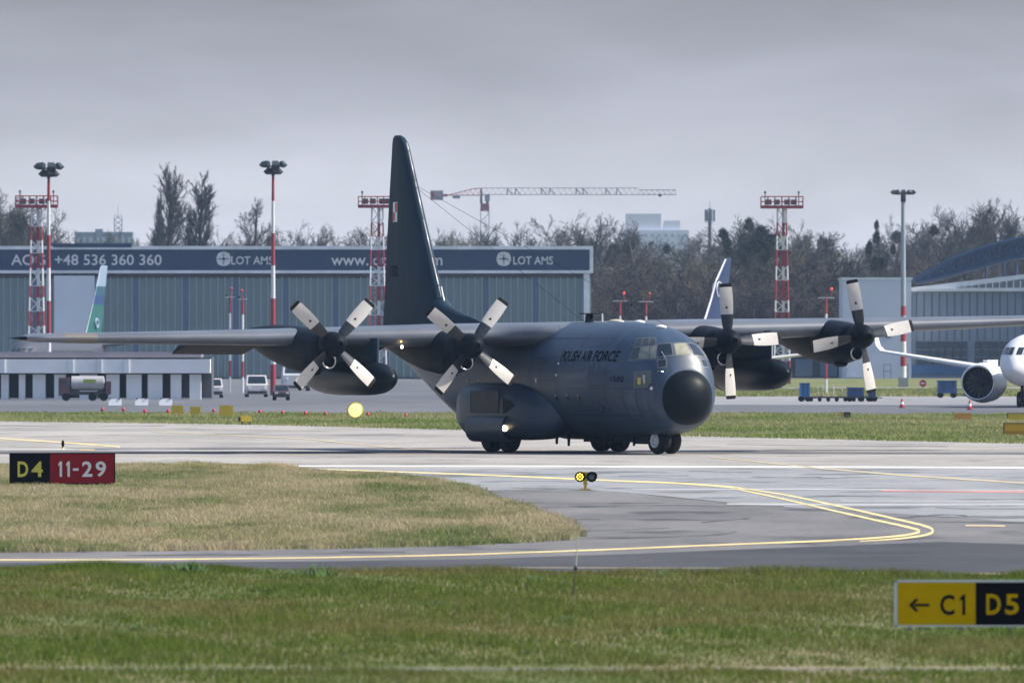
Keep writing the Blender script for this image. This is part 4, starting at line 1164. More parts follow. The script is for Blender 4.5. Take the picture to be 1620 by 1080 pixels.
def lattice(mb, xa, xb, zb, ztp, n, r=.10, y=.55):
    for i in range(n):
        u0, u1 = i / n, (i + 1) / n
        A = xa + (xb - xa) * u0; B = xa + (xb - xa) * u1
        ta = ztp(u0); tb = ztp(u1)
        for yy in (-y, y):
            mb.tube((A, yy, zb), (B, yy, zb), r, r, 4)
        mb.tube((A, 0, ta), (B, 0, tb), r, r, 4)
        mid = (A + B) / 2
        for yy in (-y, y):
            mb.tube((A, yy, zb), (mid, 0, (ta + tb) / 2), r * .6, r * .6, 4); mb.tube((mid, 0, (ta + tb) / 2), (B, yy, zb), r * .6, r * .6, 4)
mb = MB(); lattice(mb, CX(765), CX(1010), CZ(308), lambda u: CZ(297.5), 26)
mb.build('jib', M_cw, cr)
mb = MB(); lattice(mb, CX(1010), CX(1070), CZ(308), lambda u: CZ(300.5), 7)
mb.build('jib_end', mat('crane_end', (.22, .2, .25), .5), cr)
for px in (802, 815, 856, 869, 911, 922, 958, 975):
    MB().tube((CX(px), .1, CZ(308)), (CX(px + 1), .1, CZ(297.5)), .16, .16, 4).tube((CX(px), .1, CZ(298)), (CX(px + 9), .1, CZ(308)), .12, .12, 4).build('jib_joint', mat('crane_dark2', (.16, .14, .19), .5), cr)
mb = MB(); lattice(mb, CX(707), CX(765), CZ(309), lambda u: CZ(309 - 11 * min(1, u * 1.3)), 7, .12)
mb.build('counter_jib', M_crd, cr)
MB().box((CX(691), 0, CZ(309)), (20 / S(CD), 1.5, 15 / S(CD))).build('counterweight', mat('counterweight_grey', (.33, .31, .34), .7), cr)
MB().box((CX(684.5), 0, CZ(309)), (5 / S(CD), 1.55, 11 / S(CD))).box((CX(704), 0, CZ(309)), (8 / S(CD), 1.2, 4 / S(CD))).build('counterweight_frame', M_crd, cr)
MB().box((CX(722), 0, CZ(312)), (12 / S(CD), 1.0, 4 / S(CD))).build('winch', mat('winch_blue', (.25, .33, .42), .5), cr)
MB().box((CX(1044), 0, CZ(309)), (5 / S(CD), .8, 4 / S(CD))).build('trolley', M_greyd, cr)

# ------------------------------------------------------------------ masts and lattice towers
M_mred = mat('mast_red', (0.31, 0.04, 0.055), .5, var=.1, scale=.5); M_mwh = mat('mast_white', (0.68, 0.69, 0.70), .5, var=.06, scale=.5)
M_mgr = mat('mast_grey', (0.30, 0.35, 0.41), .45, var=.08, scale=.5); M_lampb = mat('floodlight_black', (0.03, 0.04, 0.05), .4)
M_lens = mat('floodlight_lens', (0.30, 0.36, 0.38), .15)
def flood_mast(label, px, pytop, d, bands, r0, r1, head, grey=False, base=None):
    x = hx(px, d); t = thing('floodlight_mast', label, 'floodlight mast', (x, d, 0), group='floodlight masts')
    zt = hz(pytop, d)
    for k, (ya, yb, m) in enumerate(bands):
        za = max(0, hz(yb, d)); zb = hz(ya, d)
        ra = r0 + (r1 - r0) * za / zt; rb = r0 + (r1 - r0) * zb / zt
        MB().tube((0, 0, za), (0, 0, zb), ra, rb, 14).build('pole_section', m, t, True, 40)
    if base: MB().box((0, 0, base[1] / 2), (base[0], base[0], base[1])).build('base_block', mat('base_concrete', (.33, .34, .35), .8), t)
    # ring of floodlights
    hwid, n = head
    MB().torus((0, 0, zt - .12), (0, 0, 1), hwid * .62, .06, 20, 6).build('lamp_ring', M_lampb, t)
    MB().box((0, 0, zt - .12), (hwid * 1.25, .1, .1)).box((0, 0, zt - .12), (.1, hwid * 1.25, .1)).tube((0, 0, zt - .9), (0, 0, zt), r1 * 1.3, r1 * 1.3, 10).build('head_frame', M_lampb, t)
    for k in range(n):
        a = 2 * math.pi * (k + .5) / n
        for lv in ((0, .0), (1, .55))[:2 if n < 9 else 1]:
            R_ = hwid * (.95 if lv[0] == 0 else .55)
            fl = MB().box((0, 0, 0), (.62 if n < 9 else .45, .34, .46 if n < 9 else .36), 0, 0, .72)
            o = fl.build('floodlight', M_lampb, t)
            o.location = (R_ * math.cos(a), R_ * math.sin(a), zt + .12 - lv[1] - .05); o.rotation_euler = (R(-38), 0, a + math.pi / 2)
            MB().box((0, .17, -.02), (.5, .03, .34)).build('lens', M_lens, o)
    return t
B = lambda *a: a
flood_mast('red and white floodlight mast at the far left with black lamp head', 77, 264, 850,
    [(272, 318, M_mred), (318, 372, M_mwh), (372, 424, M_mred), (424, 476, M_mwh), (476, 527, M_mred), (527, 580, M_mwh), (580, 625, M_mred), (625, 640, mat('mast_orange', (.45, .22, .06), .6))], .20, .10, (.95, 7))
flood_mast('red and white floodlight mast in front of the hangar, next to a poplar', 432, 261, 900,
    [(268, 318, M_mred), (318, 369, M_mwh), (369, 420, M_mred), (420, 472, M_mwh), (472, 524, M_mred), (524, 576, M_mwh), (576, 640, M_mred)], .24, .10, (.92, 7))
flood_mast('grey floodlight mast with red and white foot in front of the white workshop', 1429, 305, 1100,
    [(312, 484, M_mgr), (484, 499, M_mred), (499, 525, M_mgr), (525, 540, M_mred), (540, 560, M_mwh), (560, 579, M_mred), (579, 598, M_mwh)], .30, .20, (1.1, 10), base=(.95, hz(597, 1100)))

def lattice_tower(label, px, d, pyplat, pytop, bands, w0, w1, platw):
    t = thing('lattice_light_tower', label, 'lattice tower', (hx(px, d), d, 0), group='red and white lattice towers with railed platforms')
    zt = hz(pyplat, d)
    def hwid(z): return (w0 + (w1 - w0) * z / zt) / 2
    for ya, yb, m in bands:
        za = max(0, hz(yb, d)); zb = hz(ya, d); h = hwid
        mb = MB()
        n = max(1, round((zb - za) / 1.25))
        for sx in (-1, 1):
            for sy in (-1, 1):
                mb.tube((sx * h(za), sy * h(za), za), (sx * h(zb), sy * h(zb), zb), .085, .085, 5)
        for i in range(n):
            z0, z1 = za + (zb - za) * i / n, za + (zb - za) * (i + 1) / n
            a, b = h(z0), h(z1)
            for s in (-1, 1):
                mb.tube((-a, s * a, z0), (b, s * b, z1), .05, .05, 4); mb.tube((a, s * a, z0), (-b, s * b, z1), .05, .05, 4)
                mb.tube((s * a, -a, z0), (s * b, b, z1), .05, .05, 4); mb.tube((-a, s * a, z0), (a, s * a, z0), .05, .05, 4)
                mb.tube((s * a, -a, z0), (s * a, a, z0), .05, .05, 4)
        # ladder cage in the middle
        mb.box((.15, 0, (za + zb) / 2), (.3, .3, zb - za))
        mb.build('lattice_section', m, t)
    P = platw / 2
    MB().box((0, 0, zt + .1), (platw, platw * .5, .32)).build('platform', M_mred, t)
    mb = MB(); hr = hz(pytop, d) - zt
    for sy in (-P * .5, P * .5):
        for z in (zt + hr * .55, zt + hr): mb.tube((-P, sy, z), (P, sy, z), .045, .045, 5)
        for i in range(7):
            xx = -P + platw * i / 6; mb.tube((xx, sy, zt), (xx, sy, zt + hr), .04, .04, 5)
    mb.build('railing', M_mred, t)
    for xx in (-.32, -.12, .12, .28):
        MB().box((P * 2 * xx, -.2, zt + .62), (.55, .5, .55), .2).build('floodlight', M_lampb, t)
    for xx in (-P * .8, P * .8):
        MB().tube((xx, 0, zt), (xx, 0, zt + hr + .35), .05, .05, 5).ellipsoid((xx, 0, zt + hr + .45), (.12, .12, .16)).build('warning_lamp', M_lampb, t)
    return t
TB = lambda: None
lattice_tower('railed lattice tower standing right of centre in front of the dark trees', 1237, 1200, 329, 311,
    [(329, 352, M_mwh), (352, 373, M_mred), (373, 395, M_mwh), (395, 421, M_mred), (421, 443, M_mwh), (443, 475, M_mred), (475, 493, M_mwh), (493, 540, M_mred), (540, 570, M_mwh), (570, 620, M_mred)], 1.75, .9, 4.5)
lattice_tower('railed lattice tower half hidden by the tail fin', 597, 1150, 328, 311,
    [(328, 352, M_mwh), (352, 374, M_mred), (374, 395, M_mwh), (395, 421, M_mred), (421, 452, M_mwh), (452, 475, M_mred), (475, 498, M_mwh), (498, 540, M_mred), (540, 580, M_mwh), (580, 620, M_mred)], 1.9, 1.1, 3.9)
lattice_tower('railed lattice tower at the far left, just behind the floodlight mast', 58, 1150, 328, 310,
    [(328, 358, M_mwh), (358, 380, M_mred), (380, 400, M_mwh), (400, 424, M_mred), (424, 452, M_mwh), (452, 470, M_mred), (470, 492, M_mwh), (492, 515, M_mred), (515, 532, M_mwh), (532, 580, M_mred), (580, 620, M_mwh)], 1.8, .95, 4.3)

# approach light posts
M_redlit = mat('red_lamp_lit', (.7, .05, .05), .3, emit=(1.0, .12, .10), estr=.3)
def light_post(label, px, pytop, d, dx=0.35, lit=True, arm=1.3):
    t = thing('obstruction_light_post', label, 'light post', (hx(px, d), d, 0), group='thin posts with red lamps')
    zt = hz(pytop, d)
    n = 6
    for k in range(n):
        MB().tube((0, 0, zt * k / n), (0, 0, zt * (k + 1) / n), .10, .10, 8).build('pole_section', (M_mwh, M_mred)[k % 2], t)
    MB().box((0, 0, zt), (arm, .1, .08)).build('cross_arm', M_mwh, t)
    MB().box((-arm * .4, 0, zt + .15), (.16, .16, .2)).build('arm_box', M_lampb, t)
    MB().tube((dx, 0, zt), (dx, 0, zt + .5), .05, .05, 6).build('lamp_stem', M_mred, t)
    MB().ellipsoid((dx, 0, zt + .7), (.12, .12, .15)).build('lamp', M_redlit if lit else mat('red_lamp', (.45, .06, .06), .3), t, True)
light_post('thin post with red lamp right of the hangar, left one of the close pair', 981, 476, 1000)
light_post('thin post with red lamp among the trees, right one of the close pair', 1022, 477, 1000, .3, False)
light_post('thin post with a red lamp left of the white workshop', 1307, 471, 900, .42)
light_post('thin post with lamp in front of the hangar doors, left one of the pair', 364, 470, 950, .1, False, .8)
light_post('thin post with lamp in front of the hangar doors, right one of the pair', 384, 473, 950, -.1, False, .8)

# ------------------------------------------------------------------ airliners
M_airw = mat('airliner_white', (0.78, 0.79, 0.81), .3, var=.02, scale=.5)
M_airb = mat('airliner_blue', (0.008, 0.028, 0.10), .35)
M_airm = mat('bare_lip', (0.7, 0.71, 0.73), .25, .9)
def airliner(label, px, d, ang, tailm, r=1.6, zc=2.95, extra_tail=None, fin_h=5.9, body=None, slim=False):
    M_airw = body or bpy.data.materials['airliner_white']
    """origin at the nose tip on the ground; local +x forward"""
    t = thing('airliner', label, 'airliner', (hx(px, d), d, 0), ang)
    prof = [(0, .03, -.55), (-.12, .32, -.5), (-.45, .62, -.42), (-1.0, .95, -.32), (-1.9, 1.28, -.16), (-3.0, 1.5, -.04), (-4.2, r, 0), (-19, r, 0), (-22, r * .86, .22), (-25, r * .58, .62), (-27.5, r * .3, 1.0), (-29, r * .1, 1.2)]
    rings = [[(x, q * math.cos(a), zc + dz + q * 1.06 * math.sin(a)) for a in [2 * math.pi * i / 32 for i in range(32)]] for x, q, dz in prof]
    MB().loft(rings).build('fuselage', M_airw, t, True, 50)
    for s in (-1, 1):
        # wing with winglet
        w = []
        for y, le, c, z, th in ((1.0, -10.2, 6.0, 2.1, .75), (4.5, -12.4, 3.9, 2.35, .45), (13.2, -17.2, 1.5, 3.55, .18), (13.6, -17.6, 1.2, 3.9, .14), (13.9, -18.2, .6, 4.9, .08)):
            w.append([(le - u * c, s * y, z + v * th) for u, v in AF])
        MB().loft(w).build('wing', M_airw, t, True, 50)
        tp = []
        for y, le, c, z in ((.2, -25, 3.3, 4.0), (5.0, -27.3, 1.4, 4.5)): tp.append([(le - u * c, s * y, z + v * .3) for u, v in AF])
        MB().loft(tp).build('tailplane', M_airw, t, True, 50)
        ey = s * 4.3; ez = 1.55
        en = MB().lathe([(-8.0, 1.02), (-8.06, 1.10), (-8.3, 1.2), (-9.2, 1.28), (-10.6, 1.2), (-11.8, .95), (-11.8, .2)], (0, ey, ez), (1, 0, 0), 36, caps=False).build('engine_nacelle', M_airw, t, True, 50)
        MB().torus((-8.05, ey, ez), (1, 0, 0), 1.06, .07, 40, 8).build('intake_lip', M_airm, en, True)
        MB().lathe([(-8.05, 1.03), (-8.9, .98), (-8.9, .01)], (0, ey, ez), (1, 0, 0), 36, caps=False).build('intake_duct', mat('duct_dark', (.02, .022, .03), .4), en, True)
        for k in range(18):
            a = 2 * math.pi * k / 18
            MB().add([(-8.86, ey + .22 * math.cos(a), ez + .22 * math.sin(a)), (-8.80, ey + .95 * math.cos(a - .07), ez + .95 * math.sin(a - .07)), (-8.74, ey + .95 * math.cos(a + .1), ez + .95 * math.sin(a + .1))], [(0, 1, 2)]).build('fan_blade', mat('fan_grey', (.06, .065, .075), .35) if k == 0 and s < 0 else bpy.data.materials['fan_grey'], en)
        MB().lathe([(-8.85, .26), (-8.55, .12), (-8.42, .02)], (0, ey, ez), (1, 0, 0), 16).build('fan_spinner', M_lampb, en, True)
        MB().box((-11.2, ey, 2.75), (2.6, .3, .5)).build('pylon', M_airw, t)
        for x in (-14.6,):
            for dy in (-.3, .3): MB().lathe([(-.15, .3), (-.15, .45), (0, .5), (.15, .45), (.15, .3)], (x, s * 2.9 + dy, .5), (0, 1, 0), 18).build('main_wheel', RUBBER, t, True, 40)
            MB().tube((x, s * 2.9, .5), (x, s * 2.6, 2.2), .12, .14, 8).build('main_gear_leg', DARK, t)
        # cockpit side panes
        for q0, q1 in ((.12, .46), (.52, .86), (.92, 1.2)):
            V = []
            for ax, zz in [(q0 + (q1 - q0) * i_ / 4, .40 + .46 * j_ / 4) for j_ in range(5) for i_ in range(5)]:
                xx = -1.15 - .62 * (zz - .4) - .45 * ax * ax * .9
                rad = float(np.interp(-xx, [-p[0] for p in prof], [p[1] for p in prof])); dz = float(np.interp(-xx, [-p[0] for p in prof], [p[2] for p in prof]))
                zr = zz; yy = ax if abs(ax) < rad else rad
                xx2 = xx
                # put on the skin: walk x back until the skin is outside the point
                xw = -.05
                while xw > -5:
                    rad = float(np.interp(-xw, [-p[0] for p in prof], [p[1] for p in prof])); dz = float(np.interp(-xw, [-p[0] for p in prof], [p[2] for p in prof]))
                    if (yy / rad) ** 2 + ((zr - dz) / (rad * 1.06)) ** 2 <= 1: break
                    xw -= .02
                V.append((xw + .05, s * yy, zc + zr))
            MB().add(V, [(j_ * 5 + i_, j_ * 5 + i_ + 1, j_ * 5 + i_ + 6, j_ * 5 + i_ + 5) for j_ in range(4) for i_ in range(4)]).build('cockpit_window', GLASS, t)
        for k in range(16):
            MB().box((-6 - k * .95, s * (r + .005), zc + .45), (.28, .02, .38)).build('cabin_window', GLASS, t)
    MB().lathe([(-.1, .2), (-.1, .28), (0, .31), (.1, .28), (.1, .2)], (-2.6, -.2, .31), (0, 1, 0), 16).lathe([(-.1, .2), (-.1, .28), (0, .31), (.1, .28), (.1, .2)], (-2.6, .2, .31), (0, 1, 0), 16).build('nose_wheel', RUBBER, t, True, 40)
    MB().tube((-2.6, 0, .31), (-2.6, 0, 1.7), .1, .12, 8).build('nose_gear_leg', DARK, t)
    # fin
    fz = zc + r * .9
    fr_ = [(fz, -20.6, -27.2, .2), (fz + .6, -22.0, -27.3, .34), (fz + fin_h * .5, -24.5, -28.1, .26), (fz + fin_h * .62, -25.1, -28.4, .24), (fz + fin_h * .74, -25.7, -28.65, .21), (fz + fin_h, -27.0 - (.9 if slim else 0), -29.2, .16), (fz + fin_h + .12, -27.5 - (.7 if slim else 0), -29.2, .05)]
    fm = MB()
    for i in range(len(fr_) - 1):
        mi = 0 if tailm is not None and not isinstance(tailm, list) else min(i, len(tailm) - 1)
        fm.loft([fring(*fr_[i]), fring(*fr_[i + 1])], True, mi)
    fm.build('tail_fin', tailm, t, True, 40)
    if extra_tail: extra_tail(t, fr_)
    return t
def blue_tail(t, fr_):
    # white outline along the leading edge and a white ring emblem on the side facing left
    for s in (-1, 1):
        MB().torus((-26.0, s * .17, fr_[2][0] + .9), (0, 1, 0), .6, .05, 28, 6).build('ring_emblem', M_airw, t)
    mb = MB()
    for a, b in zip(fr_[1:], fr_[2:6]): mb.tube((a[1] + .05, 0, a[0]), (b[1] + .05, 0, b[0]), .065, .06, 6)
    mb.build('fin_edge_stripe', M_airw, t)
# heading left: tail fin apex appears at px 1163
airliner('airliner hidden behind the transport, only its blue fin with a ring emblem showing', 1165 - int(29 * S(905) * .375), 905, R(180 + 68), M_airb, extra_tail=blue_tail, fin_h=6.75, slim=True)
M_gr = mat('fin_green', (0.012, 0.11, 0.11), .4); M_gr2 = mat('fin_dark_teal', (.02, .08, .12), .4); M_bl2 = mat('fin_royal', (0.012, 0.045, 0.16), .4); M_pl = mat('fin_pale', (0.22, 0.31, 0.42), .4)
def swirl(t, fr_):
    for s in (-1, 1):
        MB().torus((-25.2, s * .2, fr_[1][0] + 1.3), (0, 1, 0), .42, .16, 20, 6).build('swirl_emblem', M_pl, t)
airliner('airliner by the hangar with a green and blue swirled fin', 150 - int(29 * S(1100) * .28), 1100, R(180 + 73.5), [M_gr, M_gr, M_bl2, M_gr2, M_pl, M_pl], extra_tail=swirl, fin_h=7.6, body=mat('airliner_white_shaded', (.05, .056, .075), .5))  # white fuselage, darkened in its base colour to stand for shade
airliner('white airliner at the right edge seen nose on with a large dark engine', 1601, 702, -R(90 + 17), M_airb)
# ------------------------------------------------------------------ trees
M_bark = mat('bark_dark', (0.055, 0.048, 0.045), .9, var=.25, scale=1.0)
M_twig = [mat('twigs_brown', (0.050, 0.044, 0.042), .9, var=.3, scale=.25), mat('twigs_grey', (0.052, 0.050, 0.052), .9, var=.3, scale=.25),
          mat('twigs_budding', (0.085, 0.078, 0.05), .9, var=.3, scale=.25), mat('twigs_rust', (0.062, 0.046, 0.04), .9, var=.3, scale=.25)]
M_ever = mat('evergreen', (0.03, 0.05, 0.028), .9, var=.3, scale=.4)
M_mist = mat('mistletoe', (0.035, 0.045, 0.03), .9, var=.2, scale=.6)
def sliver(mb, p, d, L, r):
    d = d.normalized(); a = d.orthogonal().normalized(); b = d.cross(a); e = p + d * L
    vs = [p + a * r, p - a * .5 * r + b * .87 * r, p - a * .5 * r - b * .87 * r, e]
    mb.add(vs, [(0, 1, 3), (1, 2, 3), (2, 0, 3)])
def make_tree(seed, H, spread, kind):
    rnd = random.Random(seed)
    tk = MB(); cr_ = MB()
    def rv(s): return Vector((rnd.gauss(0, s), rnd.gauss(0, s), rnd.gauss(0, s)))
    def grow(p, d, L, r, lev):
        segs = 3 if lev < 2 else 2
        pts = [p]; q = p.copy(); dd = d.copy()
        for i in range(segs):
            dd = (dd + rv((.12, .11, .07, .05, .05)[lev] if kind != 'poplar' else .06) + Vector((0, 0, .06 if kind != 'poplar' else .12))).normalized()
            q = q + dd * (L / segs); pts.append(q.copy())
        tgt = tk if lev < 2 else cr_
        for i in range(segs):
            ra = r * (1 - .55 * i / segs); rb = r * (1 - .55 * (i + 1) / segs)
            if lev >= 2: ra = max(ra, (0, 0, .045, .030, .023)[lev]); rb = max(rb, .02)
            if lev < 3: tgt.tube(pts[i], pts[i + 1], ra, rb, 6 if lev == 0 else (4 if lev == 1 else 3), 0, False)
            else: sliver(tgt, pts[i], pts[i + 1] - pts[i], (pts[i + 1] - pts[i]).length * 1.2, ra)
        if lev >= maxlev: return
        n = nchild[lev]
        for k in range(n):
            u = (start[lev] + (1 - start[lev]) * (k + rnd.random()) / n)
            i = min(segs - 1, int(u * segs)); f = u * segs - i
            bp = pts[i].lerp(pts[i + 1], f)
            ax = (pts[i + 1] - pts[i]).normalized()
            side = ax.orthogonal().normalized(); side.rotate(Matrix.Rotation(rnd.random() * 2 * math.pi, 3, ax))
            an = ang[lev] * (0.75 + .5 * rnd.random())
            nd = (ax * math.cos(an) + side * math.sin(an)).normalized()
            if lev == 0:
                shape = (1.15 - .75 * u) if kind != 'poplar' else (1.0 - .6 * u)
                ln = spread * shape * (.75 + .5 * rnd.random())
            else: ln = L * ratio[lev] * (.6 + .6 * rnd.random()) * (1.1 - .4 * u)
            grow(bp, nd, ln, r * (.42 if lev else .38) * (1 - .4 * u), lev + 1)
    if kind == 'poplar':
        nchild = [60, 9, 6, 4]; start = [.08, .2, .2, .2]; ang = [R(26), R(24), R(28), R(35)]; ratio = [0, .55, .5, .6]; maxlev = 4
    elif kind == 'shrub':
        nchild = [16, 7, 6, 3]; start = [.03, .15, .1, .2]; ang = [R(52), R(45), R(45), R(45)]; ratio = [0, .55, .5, .6]; maxlev = 4
    else:
        nchild = [18, 8, 7, 4]; start = [.26, .2, .15, .2]; ang = [R(50), R(42), R(42), R(40)]; ratio = [0, .55, .5, .55]; maxlev = 4
    grow(Vector((0, 0, 0)), Vector((0, 0, 1)), H * (.93 if kind == 'poplar' else .8), H * .014 + .06, 0)
    return tk, cr_
protos = {}
def tree_proto(key, seed, H, spread, kind, tm):
    tk, cc = make_tree(seed, H, spread, kind)
    protos[key] = (tk.mesh('trunk', M_bark), cc.mesh('crown', tm))
for i in range(4): tree_proto(('broad', i), 11 + i, 20, 8.2, 'broad', M_twig[i])
for i in range(2): tree_proto(('tall', i), 31 + i, 24, 6.5, 'broad', M_twig[i])
for i in range(2): tree_proto(('poplar', i), 41 + i, 28, 7.5, 'poplar', M_twig[1 - i])
for i in range(3): tree_proto(('shrub', i), 51 + i, 9, 5.6, 'shrub', M_twig[(2, 3, 0)[i]])
def ever_mb(seed):
    rnd = random.Random(seed); mb = MB()
    for k in range(1500):
        z = 2 + 13 * rnd.random() ** .8; rad = (1 - (z - 1) / 16) * 3.4 * math.sqrt(rnd.random()); a = rnd.random() * 6.283
        p = Vector((rad * math.cos(a), rad * math.sin(a), z))
        sliver(mb, p, Vector((math.cos(a), math.sin(a), rnd.uniform(-.3, .6))), rnd.uniform(.5, 1.1), .16)
    return mb
protos[('ever', 0)] = (MB().tube((0, 0, 0), (0, 0, 14), .3, .05, 8).mesh('trunk', M_bark), ever_mb(5).mesh('crown', M_ever))
mist_me = None
def mistletoe(parent, p, s):
    global mist_me
    if mist_me is None:
        rnd = random.Random(9); mb = MB()
        for k in range(260):
            d = Vector((rnd.gauss(0, 1), rnd.gauss(0, 1), rnd.gauss(0, 1))).normalized()
            sliver(mb, d * rnd.uniform(.1, .5), d + Vector((rnd.gauss(0, .4), rnd.gauss(0, .4), rnd.gauss(0, .4))), rnd.uniform(.3, .55), .09)
        mist_me = mb.mesh('mistletoe_clump', M_mist)
    o = bpy.data.objects.new('mistletoe_clump', mist_me); COL.objects.link(o); o.parent = parent
    o.location = p; o.scale = (s, s, s)
def tree(key, px, pytop, d, label, group=None, wide=1.0, rz=None, mist=0):
    tm, cm = protos[key]
    H = {'broad': 20, 'tall': 24, 'poplar': 28, 'shrub': 9, 'ever': 15}[key[0]]
    h = hz(pytop, d)
    t = thing({'broad': 'bare_tree', 'tall': 'bare_tree', 'poplar': 'poplar_tree', 'shrub': 'shrub', 'ever': 'evergreen_tree'}[key[0]], label,
              'shrub' if key[0] == 'shrub' else 'tree', (hx(px, d), d, 0), random.random() * 6.28 if rz is None else rz, group)
    s = h / H
    t.scale = (s * wide, s * wide, s)
    for nm, me in (('trunk', tm), ('crown', cm)):
        o = bpy.data.objects.new(nm, me); COL.objects.link(o); o.parent = t
    rnd = random.Random(int(px))
    for k in range(mist):
        a = rnd.random() * 6.28; rr_ = rnd.uniform(1.0, 4.5)
        mistletoe(t, (rr_ * math.cos(a), rr_ * math.sin(a), H * rnd.uniform(.68, .95)), rnd.uniform(.8, 1.5))
    return t
# trees one can point to
tree(('poplar', 0), 266, 283, 1750, 'tallest dark poplar above the left part of the hangar roof', wide=1.15)
tree(('poplar', 1), 311, 297, 1760, 'shorter dense poplar right beside the tallest poplar', wide=1.1)
tree(('poplar', 0), 248, 322, 1770, 'slim poplar on the left flank of the poplar pair', wide=.5, rz=1)
tree(('tall', 0), 408, 278, 1740, 'tall slender bare tree left of the second floodlight mast', wide=.8)
tree(('tall', 0), 1570, 280, 1700, 'tallest thin bare tree above the blue truss hangar', wide=.5, rz=2)
tree(('tall', 1), 1550, 298, 1705, 'slim bare tree left of the tallest one by the truss hangar', wide=.45, rz=4)
tree(('tall', 1), 1594, 318, 1710, 'bare tree with upright limbs near the right edge', wide=.7)
tree(('broad', 0), 915, 326, 1620, 'wide bare tree with a rounded crown just left of the hangar corner')
tree(('tall', 1), 1018, 318, 1640, 'tall bare tree with open upright limbs before the pale apartment block', wide=.85)
tree(('broad', 1), 976, 352, 1600, 'bare tree growing just right of the hangar corner')
tree(('broad', 1), 1398, 338, 1640, 'bare tree with dark mistletoe clumps left of the grey floodlight mast', wide=.55, mist=7)
tree(('broad', 2), 1188, 335, 1650, 'bare tree with dark mistletoe clumps left of the lattice tower', mist=10)
tree(('broad', 3), 1210, 345, 1660, 'smaller bare tree with mistletoe clumps touching the lattice tower', mist=8)
tree(('broad', 0), 1222, 336, 1672, 'clump laden bare tree directly behind the top of the lattice tower', wide=.7, mist=9)
tree(('tall', 0), 1296, 338, 1680, 'bare tree with a fine fan of twigs right of the lattice tower')
tree(('broad', 0), 20, 300, 1700, 'large bare tree at the left edge behind the lattice tower', wide=.9)
tree(('broad', 2), -30, 292, 1720, 'large bare tree cut by the left edge of the frame')
tree(('broad', 1), 75, 335, 1730, 'bare tree behind the far left floodlight mast')
tree(('tall', 1), 147, 345, 1720, 'thin bare tree in front of the hazy block at left', wide=.35)
tree(('tall', 0), 218, 349, 1720, 'thin bare tree right of the hazy block at left', wide=.4)
tree(('shrub', 0), 710, 372, 1620, 'olive green budding bush showing over the hangar roof by the tail fin', wide=.55)
rnd = random.Random(21)
def env(px):
    return float(np.interp(px, [-60, 40, 90, 130, 230, 330, 380, 450, 600, 700, 780, 850, 900, 960, 1050, 1100, 1150, 1230, 1300, 1350, 1400, 1450, 1500, 1560, 1620, 1700],
                           [290, 303, 330, 362, 358, 346, 348, 346, 346, 342, 332, 331, 334, 338, 340, 352, 338, 328, 332, 354, 336, 338, 322, 308, 316, 312]))
GB = 'bare trees of the belt behind the hangars'
LM = [(-200, 30, 'at the left edge of the picture'), (30, 110, 'behind the far left floodlight mast'), (110, 225, 'near the hazy flat roofed block'), (225, 330, 'at the foot of the poplars'), (330, 400, 'between the poplars and the slender tree'),
      (400, 480, 'by the second floodlight mast'), (480, 560, 'above the middle of the hangar banner'), (560, 640, 'left of the tail fin'), (640, 720, 'right of the tail fin'), (720, 800, 'below the crane cab'), (800, 870, 'under the crane jib'),
      (870, 935, 'above the right end of the hangar'), (935, 985, 'just past the hangar corner'), (985, 1095, 'in front of the pale apartment block'), (1095, 1150, 'by the telecom tower'), (1150, 1215, 'left of the railed lattice tower'),
      (1215, 1265, 'behind the railed lattice tower'), (1265, 1330, 'right of the railed lattice tower'), (1330, 1400, 'above the white workshop'), (1400, 1460, 'by the grey floodlight mast'), (1460, 1540, 'over the start of the blue truss'), (1540, 1900, 'over the blue truss at the right edge')]
LM = LM[:-1] + [(1540, 1590, 'over the blue truss'), (1590, 1640, 'over the truss at the right edge'), (1640, 1900, 'just beyond the right edge')]
TONE = ['brown', 'grey', 'olive budding', 'rust tinged']
seen_labels = {}
def belt_label(px, key, row):
    lm = [c for a, b, c in LM if a <= px < b] or ['at the right edge']
    base = '%s %s tree in %s row %s' % ('tall bare' if key[0] == 'tall' else 'bare', TONE[key[1]], row, lm[0])
    base = base.replace('tall bare', 'tall') if len(base.split()) > 15 else base
    k = seen_labels.get(base, 0); seen_labels[base] = k + 1
    return base if k == 0 else base + ', ' + ('second' if k == 1 else 'third')
LB = 'bare brown grey deciduous tree in the tree belt behind the hangars'
i = 0
px = -70
while px < 1700:
    left = px < 900
    k = ('broad', rnd.randrange(4)) if rnd.random() < .72 else ('tall', rnd.randrange(2))
    tree(k, px + rnd.uniform(-8, 8), env(px) + rnd.choice((-6, 4, 14, 30)) + rnd.uniform(0, 8), rnd.uniform(1780, 1980), belt_label(px, k, 'middle'), GB, wide=rnd.uniform(.8, 1.15), mist=1 if rnd.random() < .15 else 0)
    px += 26 if left else 24; i += 1
px = -70
while px < 1700:
    k = ('broad', rnd.randrange(4))
    tree(k, px + rnd.uniform(-10, 10), env(px) + rnd.uniform(14, 44), rnd.uniform(2020, 2250), belt_label(px, k, 'rear'), GB, wide=rnd.uniform(1.0, 1.4))
    px += 30
px = 940
while px < 1700:
    k = ('broad', rnd.randrange(4))
    tree(k, px + rnd.uniform(-10, 10), max(env(px) + 12, 372 + rnd.uniform(0, 60)), rnd.uniform(1560, 1740), belt_label(px, k, 'front'), GB, wide=rnd.uniform(.8, 1.1))
    px += 31
GS = 'leafless shrubs at the foot of the tree belt'
